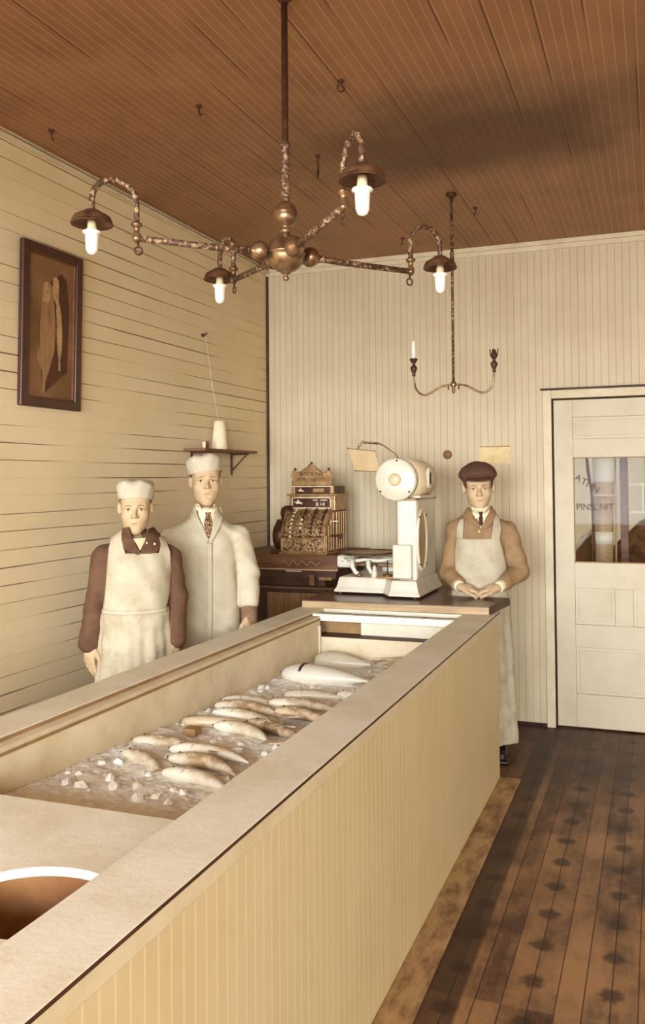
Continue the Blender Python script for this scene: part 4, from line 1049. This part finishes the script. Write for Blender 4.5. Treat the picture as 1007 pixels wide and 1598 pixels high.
def person(name, loc, label, sp):
    rz = math.atan2(-loc[0], loc[1])
    root = empty(name, (loc[0], loc[1], 0), rz, label, 'person')
    hp, T, Rm = head_prims(**sp['head'])
    j = sp['j']; sc = sp.get('bs', 1.)
    arms = []
    for sd in ('L', 'R'):
        sh, el, wr = V3(*j['sh'+sd])*V3(.92,1,1)-V3(0,0,.025), j['el'+sd], j['wr'+sd]
        arms += [cap(sh, el, .038*sc, .034*sc, .02), cap(el, wr, .036*sc, .024*sc, .02)]
        h = j.get('hand'+sd)
        if h: arms += hand_prims(wr, **h)
    shw = abs(j['shR'][0]); zs = j['shR'][2]
    torso = [ell((0,.01,zs-.13), (shw*.80,.088,.17), .05), cap((-shw*.74,.02,zs-.045), (shw*.74,.02,zs-.045), .036, None, .04),
             ell((0,.01,zs-.33), (.13,.085,.15), .06), ell((0,.02,zs-.48), (.145,.1,.12), .06)]
    hipz = sp['hip']; legs = []
    for q in (-1, 1):
        legs += [cap((q*.070,.02,hipz), (q*.085,.01,hipz*.53), .066, .05, .03), cap((q*.085,.01,hipz*.53), (q*.095,.03,.09), .05, .033, .02),
                 cap((q*.095,.02,.045), (q*.11,-.13,.03), .032, .026, .03)]
    allp = hp+torso+arms+legs
    V, Fc = surfnets(allp, (-.42,-.40,-.01), (.42,.24,sp['top']), .0030)
    cen = V[Fc].mean(1)
    fm = np.zeros(len(Fc), int)
    loc_ = (cen-T(0,0,0))@Rm/sp['head']['s']; loc_[:, 0] /= sp['head'].get('w', 1.)
    lips = (np.abs(loc_[:, 0]) < .0225*(1-((loc_[:, 2]+.065)/.0125)**2)) & (np.abs(loc_[:, 2]+.065) < .0105) & (loc_[:, 1] < -.08)
    fm[lips] = 1
    nobj('body', V, Fc, None, root, [M['skin'], M['lip']], fm)
    hs = sp['head']['s']; hw_ = sp['head'].get('w', 1.)
    O = np.array([T(x_, -.16, -.0655-.0012*math.cos(x_*120)) for x_ in np.linspace(-.0235, .0235, 13)]); Pb = march(hp, O, Rm@V3(0,1,0), off=-.0003)
    MB().tube([tuple(p) for p in Pb], [.0006]+[.0013*hs]*11+[.0006], 6).build('mouth_line', M['brow'], root)
    # eyes
    for q in (-1, 1):
        e = empty('eye', T(q*.031, -.0772, -.0045)); e.parent = root
        e.rotation_euler = (sp['head'].get('tilt', 0), 0, sp['head'].get('turn', 0))
        MB().sphere((0,0,0), (.0118*hs, .0098*hs, .0052*hs), 18).build('eyeball', M['eye'], e)
        MB().sphere((sp.get('gaze', 0), -.0072*hs, .0), (.0052*hs, .0034*hs, .0050*hs), 14).build('iris', M['iris'], e)
        lid = MB().tube([T(q*.031+dx, -.0872+abs(dx)*.25+dx*dx*25, .0012-dx*dx*16)-T(q*.031, -.0772, -.0045) for dx in np.linspace(-.0135, .0135, 9)], [.0008, .0014, .0018, .002, .002, .002, .0018, .0014, .0008], 6)
        lo_ = lid.build('lash_line', M['brow'], e); e.rotation_euler = (0, 0, 0)
        bx = np.linspace(.012, .050, 8); bl = []
        for t_, x_ in zip(np.linspace(0, 1, 8), bx): bl.append((x_, .0135+.0035*math.sin(PI*min(1, t_*1.1))-.0025*t_))
        O = np.array([T(q*x_, -.16, z_) for x_, z_ in bl]); Pb = march(hp, O, Rm@V3(0,1,0), off=.0004)
        MB().tube([tuple(p) for p in Pb], [.0012*hs, .0020*hs, .0022*hs, .0022*hs, .0020*hs, .0018*hs, .0014*hs, .0008*hs], 6).build('eyebrow', M['brow'], root)
    # hair: a thin cap below the hat, sides and back
    hr = [ell(T(0,.022,.036), (.0775*hs*hw_,.0945*hs,.084*hs), .01, 'u', Rm), rbox(T(0,-.113,.0), (.2,.066*hs,.2), .01, .012, 's', Rm), rbox(T(0,-.0,-.135+sp.get('hairlow', 0)), (.2,.2,.10*hs), .01, .01, 's', Rm),
          ell(T(.09,.012,-.006), (.03*hs,.022*hs,.034*hs), .008, 's', Rm), ell(T(-.09,.012,-.006), (.03*hs,.022*hs,.034*hs), .008, 's', Rm)]
    c0 = T(0,0,0)
    Vh, Fh = surfnets(hr, c0-.14, c0+.15, .0035); nobj('hair', Vh, Fh, M['hair'], root)
    # clothes
    top = sp['cloth'](j, T)
    def folds(P):
        x, y, z = P[..., 0], P[..., 1], P[..., 2]
        a = .0022*np.sin(z*52+x*34+2.5*np.sin(y*20+z*9+x*7))*np.sin(x*9+z*5)**2+.0020*np.sin(x*48-z*26+3*np.sin(z*11+x*6))+.0006*np.sin(z*110+4*np.sin(x*22))
        return a
    Vc, Fc2 = surfnets(top['prims'], (-.46,-.40,top['zlo']), (.46,.26,zs+.16), .005, folds)
    nobj(top['name'], Vc, Fc2, top['mat'], root)
    tr = [cap((q*.070,.02,hipz), (q*.085,.01,.12), .078, .062, .03) for q in (-1, 1)]+[ell((0,.02,hipz+.02), (.140,.105,.10), .04)]
    Vt, Ft = surfnets(tr, (-.3,-.2,0.02), (.3,.25,hipz+.16), .010); nobj('trousers', Vt, Ft, M['trouser'], root)
    for q in (-1, 1):
        s_ = [cap((q*.095,.035,.055), (q*.112,-.13,.035), .045, .036, .03), ell((q*.095,.04,.09), (.045,.05,.05), .03), rbox((q*.105,-.04,.012), (.045,.15,.012), .008, .008)]
        Vs, Fs = surfnets(s_, (q*.1-.09,-.22,-.005), (q*.1+.09,.15,.18), .006); nobj('shoe', Vs, Fs, M['shoe'], root)
    return root, T, Rm, hp, top['prims'], hs, hw_

def jacket(name, mat, sl=(.060,.052,.044), chest=(.0,.0), zlo=.75, cuffs=(1., 1.), waist=.135, hip=None, zc=None, extra=None):
    def f(j, T):
        shw = abs(j['shR'][0]); zs = j['shR'][2]
        P = [ell((0,.01,zs-.12), (shw*.90,.118,.20), .06), cap((-shw*.86,.022,zs-.022), (0,.024,zs+.030), .048, .060, .05), cap((shw*.86,.022,zs-.022), (0,.024,zs+.030), .048, .060, .05),
             cap((0,.02,zs-.01), (0,.03,zs+.036), .078, .058, .05, sy=.95),
             ell((0,.01,zs-.32), (waist,.110,.20), .07), ell((0,.015,zs-.50), (waist+.015,.12,.18), .07)]
        if extra: P += extra(zs)
        for i, sd in enumerate(('L', 'R')):
            sh, el, wr = V3(*j['sh'+sd])*V3(.95,1,1)-V3(0,0,.028), V3(*j['el'+sd]), V3(*j['wr'+sd])
            w2 = el+(wr-el)*cuffs[i]
            P += [cap(sh, el, sl[0]-.006, sl[1], .022), cap(el, w2, sl[1], sl[2], .008)]
        return dict(prims=P, name=name, mat=mat, zlo=zlo)
    return f

def torso_only(zs, shw, waist=.135, bulge=0.):
    return [ell((0,.01,zs-.12), (shw*.90,.118,.20), .06), cap((-shw*.86,.022,zs-.022), (0,.024,zs+.030), .048, .060, .05), cap((shw*.86,.022,zs-.022), (0,.024,zs+.030), .048, .060, .05),
            cap((0,.02,zs-.01), (0,.03,zs+.036), .078, .058, .05, sy=.95),
            ell((0,.01,zs-.32), (waist,.110+bulge,.20), .07), ell((0,.015,zs-.50), (waist+.015,.12+bulge,.18), .07)]

def skirt(name, prims, root, mat, z0, z1, a0, a1, r1x, r1y, off=.012, folds=.006, seed=0, nu=60, nv=70, top=None):
    """apron skirt hanging from the waist; angle 0 looks to the front"""
    zz = np.linspace(z0, z1, nu); th = np.linspace(a0, a1, nv); rsd = np.random.RandomState(seed); P = np.zeros((nu, nv, 3))
    D = np.stack([np.sin(th), -np.cos(th), 0*th], -1)
    prev = None; ph = rsd.rand(6)*6
    for i, z in enumerate(zz):
        t = (z0-z)/(z0-z1)
        O = D*.5+V3(0,.01,z); 
        if z > z0-.28:
            Q = march(prims, O, -D, off=off*.7, tmax=.48); r = np.hypot(Q[:, 0], Q[:, 1]-.01)
        base = np.hypot(D[:, 0]*r1x, D[:, 1]*r1y)
        if prev is None: rr = r
        else: rr = np.maximum(prev, r) if z > z0-.28 else prev
        rr = rr+(base-r0)*(1/nu) if prev is not None else rr
        if prev is None: r0 = rr.copy()
        prev = rr
        fo = folds*min(1, t*2.5)*(np.sin(th*9+ph[0]+t*1.2)+.6*np.sin(th*17+ph[1]-t)+.3*np.sin(t*19+th*4+ph[2]))
        q = rr+fo+.002*np.sin(t*40+th*6)
        P[i] = D*q[:, None]+V3(0,.01,0); P[i, :, 2] = z+(.006*np.sin(th*3+ph[3]) if i == nu-1 else 0)
    return sheet(name, P, mat, root, .003)

def white_cap(T, Rm, root, s, mat, zb, ht, rad=(.082,.098), cy=.01, tilt=0., roll_=0., puff=1.06, name='cap'):
    nu, nv = 16, 48; P = []
    Rx = np.array([[1,0,0],[0,math.cos(tilt),-math.sin(tilt)],[0,math.sin(tilt),math.cos(tilt)]])
    Ry = np.array([[math.cos(roll_),0,math.sin(roll_)],[0,1,0],[-math.sin(roll_),0,math.cos(roll_)]])
    prof = [(.96,.004),(1.,0),(1.01,.012),(1.02,ht*.3),(puff,ht*.6),(puff*.985,ht*.78),(puff*.90,ht*.92),(puff*.72,ht*.99),(puff*.45,ht*1.03),(puff*.2,ht*1.04),(.01,ht*1.045)]
    vv = []; n_ = 56
    rsd = np.random.RandomState(3)
    for i, (r, z) in enumerate(prof):
        for k in range(n_):
            a = 2*PI*k/n_; wr = 1+(.018*math.sin(a*5+z*70)+.014*math.sin(a*11-z*60))*(1 if 2 < i < 10 else .2)
            p = V3(rad[0]*r*wr*math.cos(a), rad[1]*r*wr*math.sin(a), z+(.0035*math.sin(a*5+1)*(1 if i > 4 else 0)))
            p = Ry@Rx@p
            vv.append(tuple(T(0,0,0)+Rm@(V3(0, cy, zb)*s+p*s)))
    ff = [(i*n_+k, i*n_+(k+1) % n_, (i+1)*n_+(k+1) % n_, (i+1)*n_+k) for i in range(len(prof)-1) for k in range(n_)]
    return MB().add(vv, ff, True).build(name, mat, root)

def button(name, prims, x, z, r, mat, root, off=.004):
    p = march(prims, V3(x, -.45, z), V3(0,1,0), off=off)
    return MB().lathe([(.001, -.003), (r*.7, -.003), (r, -.001), (r, .002)], tuple(p), 14, 'y').build(name, mat, root)

# ---- boy in the white cap and dark jacket, at the left
jA = dict(shL=(-.150,.02,1.285), elL=(-.164,.03,1.09), wrL=(-.198,-.005,.885), shR=(.158,.02,1.275), elR=(.178,.03,1.075), wrR=(.172,-.02,.885),
          handL=dict(f=(.0,-.1,-1), lat=(.6,-.8,0), up=(-1,0,0), curl=(.25,.28,.32,.36), s=.95), handR=dict(f=(-.05,-.1,-1), lat=(-.5,-.9,0), up=(1,0,0), curl=(.3,.33,.36,.4), s=.95))
A, T, Rm, hp, cp, hs, hw_ = person('person', (-2.21, 3.25), 'young person in white cap and bib apron over dark jacket, at the far left', dict(
    head=dict(hc=(0,.0,1.478), s=.955, w=.96, jaw=.98, tilt=.03, turn=-.05, ear=1.2), j=jA, hip=.80, top=1.62, bs=.95,
    cloth=jacket('dark_jacket', M['darkshirt'], sl=(.058,.051,.048), zlo=.80, waist=.130, extra=lambda zs: [ell((.008,-.075,zs+.060), (.040,.075,.062), .015, 's')])))
tA = torso_only(1.275, .155, .13)
patch('undershirt', tA+hp, [(-.022,1.345), (.004,1.320), (.018,1.292)], [(.050,1.345), (.034,1.320), (.020,1.292)], M['under'], A, off=.009, th=.002)
patch('collar', tA+hp, [(-.052,1.392), (-.058,1.345), (-.050,1.30), (.010,1.272)], [(-.030,1.398), (-.012,1.345), (.004,1.305), (.022,1.280)], M['darkshirt'], A, off=.014, th=.006)
patch('collar', tA+hp, [(.050,1.385), (.044,1.345), (.034,1.315), (.020,1.278)], [(.085,1.385), (.108,1.345), (.108,1.305), (.085,1.275)], M['darkshirt'], A, off=.014, th=.006)
button('button', tA+hp, .082, 1.318, .005, M['key'], A, .022); button('button', tA+hp, .048, 1.324, .004, M['key'], A, .022)
patch('apron_strap', tA, [(-.062,1.375), (-.105,1.345), (-.112,1.31), (-.118,1.27)], [(-.050,1.385), (-.060,1.345), (-.052,1.31), (-.040,1.27)], M['apron'], A, off=.016, th=.003)
patch('apron_strap', tA, [(.102,1.345), (.108,1.31), (.098,1.27)], [(.122,1.345), (.138,1.31), (.152,1.27)], M['apron'], A, off=.018, th=.003)
patch('apron_bib', tA, [(-.116,1.284), (-.122,1.20), (-.130,1.10), (-.142,1.02)], [(.150,1.276), (.156,1.20), (.150,1.10), (.128,1.02)], M['apron'], A, off=.016, th=.003, nu=40, nv=40, wob=.004)
skirt('apron_skirt', tA, A, M['apron'], 1.035, .35, -1.35, 1.25, .215, .19, .020, .007, 2)
patch('apron_band', tA, [(-.143,1.036), (-.143,1.018)], [(.133,1.034), (.133,1.016)], M['cap'], A, off=.022, th=.003, nu=4, nv=40)
white_cap(T, Rm, A, hs, M['cap'], .038, .090, (.083,.098), .012, -.03, .02, 1.05)

# ---- man in the long white coat
jB = dict(shL=(-.178,.02,1.325), elL=(-.215,.03,1.10), wrL=(-.215,-.02,.88), shR=(.178,.02,1.335), elR=(.215,.035,1.12), wrR=(.217,-.045,.915),
          handL=dict(f=(0,-.1,-1), lat=(.6,-.8,0), up=(-1,0,0)), handR=dict(f=(-.12,-.25,-1), lat=(-.5,-.9,0), up=(1,0,0), curl=(.3,.35,.4,.45)))
B, T, Rm, hp, cp, hs, hw_ = person('person', (-2.143, 3.75), 'person in long white coat, white cap and patterned tie, below the wall shelf', dict(
    head=dict(hc=(.006,.0,1.592), s=1.01, w=.97, jaw=1.05, chin=-.004, tilt=-.08, turn=.06), j=jB, hip=.86, top=1.74,
    cloth=jacket('white_coat', M['coat'], sl=(.066,.060,.054), zlo=.42, cuffs=(.95, .62), waist=.150,
                 extra=lambda zs: [cap((0,.015,zs-.35), (0,.02,.50), .155, .205, .06, sy=.74), rbox((0,0,.40), (.4,.4,.06), .01, .01, 's')])))
tB = torso_only(1.33, .178, .150)+[cap((0,.015,.98), (0,.02,.50), .155, .205, .06, sy=.74)]
patch('shirt_front', tB+hp, [(-.035,1.465), (-.030,1.43), (.0,1.36), (.016,1.305)], [(.060,1.462), (.056,1.43), (.034,1.36), (.020,1.305)], M['shirt'], B, off=.008, th=.002)
patch('shirt_collar', tB+hp, [(-.046,1.482), (-.044,1.46), (-.024,1.435)], [(-.030,1.484), (-.008,1.452), (.006,1.428)], M['shirt'], B, off=.012, th=.003)
patch('shirt_collar', tB+hp, [(.046,1.482), (.036,1.452), (.022,1.428)], [(.056,1.476), (.058,1.455), (.046,1.430)], M['shirt'], B, off=.012, th=.003)
patch('tie', tB+hp, [(.002,1.438), (.006,1.424), (-.004,1.39), (.002,1.345), (.017,1.312)], [(.030,1.438), (.026,1.424), (.036,1.39), (.034,1.345), (.021,1.312)], M['tie'], B, off=.012, th=.005, nv=10)
patch('lapel', tB+hp, [(-.060,1.466), (-.072,1.42), (-.048,1.37), (.008,1.290)], [(-.040,1.474), (-.036,1.42), (-.010,1.37), (.019,1.300)], M['coat'], B, off=.012, th=.004)
patch('lapel', tB+hp, [(.062,1.470), (.050,1.42), (.036,1.37), (.020,1.300)], [(.080,1.462), (.094,1.42), (.074,1.37), (.030,1.290)], M['coat'], B, off=.012, th=.004)
patch('coat_placket', tB, [(.012,1.29), (.012,1.0), (.0,.6)], [(.034,1.29), (.034,1.0), (.026,.6)], M['coat'], B, off=.006, th=.005, nu=60, nv=6)
sl_ = [cap((.218,.02,1.06), (.217,-.045,.90), .046, .040, .01)]
Vs, Fs = surfnets(sl_, (.13,-.14,.84), (.31,.12,1.12), .004, lambda P: .0014*np.sin(P[..., 2]*420)); nobj('knit_cuff', Vs, Fs, M['sleeve'], B)
white_cap(T, Rm, B, hs, M['cap'], .040, .092, (.083,.100), .012, .03, -.13, 1.05)

# ---- boy in the dark flat cap behind the end of the counter
jC = dict(shL=(-.140,.02,1.305), elL=(-.178,.00,1.05), wrL=(-.112,-.165,.985), shR=(.178,.02,1.315), elR=(.232,.0,1.055), wrR=(.104,-.172,.985),
          handL=dict(f=(1,-.12,-.22), lat=(.0,-.9,-.1), up=(0,-.2,1), curl=(.5,.5,.55,.6), s=1.06, thumb=.2), handR=dict(f=(-1,-.10,-.20), lat=(0,-.9,-.1), up=(0,-.2,1), curl=(.5,.5,.55,.6), s=1.06, thumb=.2))
Cb, T, Rm, hp, cp, hs, hw_ = person('person', (-.98, 4.89), 'young person in dark flat cap, cardigan and apron, hands on the slab', dict(
    head=dict(hc=(.0,.0,1.540), s=1.03, w=1.04, jaw=.98, tilt=.02, turn=.04, roll_h=-.03, ear=2.2), j=jC, hip=.86, top=1.68,
    cloth=jacket('knit_cardigan', M['brown'], sl=(.060,.056,.042), zlo=.80, cuffs=(.78, .74), waist=.145)))
tC = torso_only(1.31, .165, .148)
patch('shirt_front', tC+hp, [(-.030,1.425), (-.02,1.39), (.0,1.345), (.008,1.31)], [(.060,1.425), (.050,1.39), (.030,1.345), (.012,1.31)], M['shirt'], Cb, off=.008, th=.002)
patch('shirt_collar', tC+hp, [(-.046,1.432), (-.040,1.40), (-.018,1.362)], [(-.030,1.434), (-.004,1.408), (.006,1.372)], M['shirt'], Cb, off=.013, th=.003)
patch('shirt_collar', tC+hp, [(.040,1.436), (.022,1.408), (.018,1.372)], [(.074,1.438), (.062,1.40), (.036,1.362)], M['shirt'], Cb, off=.013, th=.003)
patch('tie', tC+hp, [(.002,1.402), (.006,1.388), (.000,1.36), (.002,1.325)], [(.022,1.402), (.018,1.388), (.022,1.36), (.022,1.325)], M['tied'], Cb, off=.014, th=.005, nv=10)
patch('cardigan_collar', tC+hp, [(-.062,1.425), (-.095,1.375), (-.060,1.35), (-.012,1.315)], [(-.044,1.430), (-.034,1.385), (-.020,1.35), (.010,1.322)], M['brown'], Cb, off=.016, th=.005)
patch('cardigan_collar', tC+hp, [(.072,1.432), (.056,1.385), (.036,1.35), (.010,1.318)], [(.080,1.430), (.098,1.385), (.082,1.35), (.040,1.305)], M['brown'], Cb, off=.016, th=.005)
button('button', tC+hp, .002, 1.292, .006, M['key'], Cb, .012)
patch('apron_strap', tC, [(-.108,1.355), (-.125,1.31), (-.128,1.245)], [(-.086,1.362), (-.088,1.31), (-.092,1.245)], M['apron'], Cb, off=.014, th=.003)
patch('apron_strap', tC, [(.088,1.392), (.078,1.31), (.068,1.245)], [(.112,1.378), (.125,1.31), (.115,1.245)], M['apron'], Cb, off=.016, th=.003)
patch('apron_bib', tC, [(-.130,1.25), (-.142,1.16), (-.140,1.06), (-.12,.96)], [(.116,1.25), (.140,1.16), (.160,1.06), (.165,.96)], M['apron'], Cb, off=.014, th=.003, nu=40, nv=40, wob=.003)
skirt('apron_skirt', tC, Cb, M['apron'], .985, .085, -1.5, 2.15, .205, .150, .012, .005, 5)
for sgn, wr, el, r in ((-1, jC['wrL'], jC['elL'], .036), (1, jC['wrR'], jC['elR'], .038)):
    w_ = Vector(wr); e_ = Vector(el); d_ = (e_-w_)
    MB().tube([w_-d_*.03, w_+d_*.0, w_+d_*.22], [.029, .0315, .034], 24).build('shirt_cuff', M['shirt'], Cb)
cc = T(0,0,0); s = hs
fc = [ell(T(0,.012,.072), (.108*s,.122*s,.042*s), .02, 'u', Rm@np.array([[1,0,0],[0,math.cos(-.10),-math.sin(-.10)],[0,math.sin(-.10),math.cos(-.10)]])),
      ell(T(0,.016,.100), (.088*s,.098*s,.042*s), .04, 'u', Rm), cap(T(0,.012,.035), T(0,.012,.06), .084*s, .088*s, .02, sy=1.12), ell(T(0,.02,.0), (.072*s,.088*s,.055*s), .008, 's', Rm)]
Vq, Fq_ = surfnets(fc, cc+V3(-.15,-.16,-.02), cc+V3(.15,.17,.18), .0035, lambda P: .0012*np.sin(P[..., 0]*70+2*np.sin(P[..., 1]*40))); nobj('flat_cap', Vq, Fq_, M['darkcap'], Cb)
vis = [ell(T(0,-.098,.050), (.074*s,.040*s,.0075*s), .01, 'u', Rm@np.array([[1,0,0],[0,math.cos(.28),-math.sin(.28)],[0,math.sin(.28),math.cos(.28)]]))]
Vq, Fq_ = surfnets(vis, cc+V3(-.12,-.17,.0), cc+V3(.12,-.03,.10), .003); nobj('cap_peak', Vq, Fq_, M['darkcap'], Cb)

# ------------------------------------------------------------------ LIGHT
def area(name, loc, rot, sx, sy, power, color):
    l = bpy.data.lights.new(name, 'AREA'); l.shape = 'RECTANGLE'; l.size = sx; l.size_y = sy; l.energy = power; l.color = color
    o = bpy.data.objects.new(name, l); COL.objects.link(o); o.location = loc; o.rotation_euler = rot; return o
# daylight through the display window of the shop front, behind the camera
area('window_daylight', (-1.35, YF+.35, 1.85), (math.radians(72), 0, 0), 2.3, 2.3, 720, (.93, .985, 1.10))
area('window_daylight', (1.45, YF+.35, 1.85), (math.radians(72), 0, 0), 2.2, 2.3, 600, (.93, .985, 1.10))
w = bpy.data.worlds.new('world'); bpy.context.scene.world = w; w.use_nodes = True
w.node_tree.nodes['Background'].inputs[0].default_value = (*lin((222, 202, 156)), 1); w.node_tree.nodes['Background'].inputs[1].default_value = 0.75
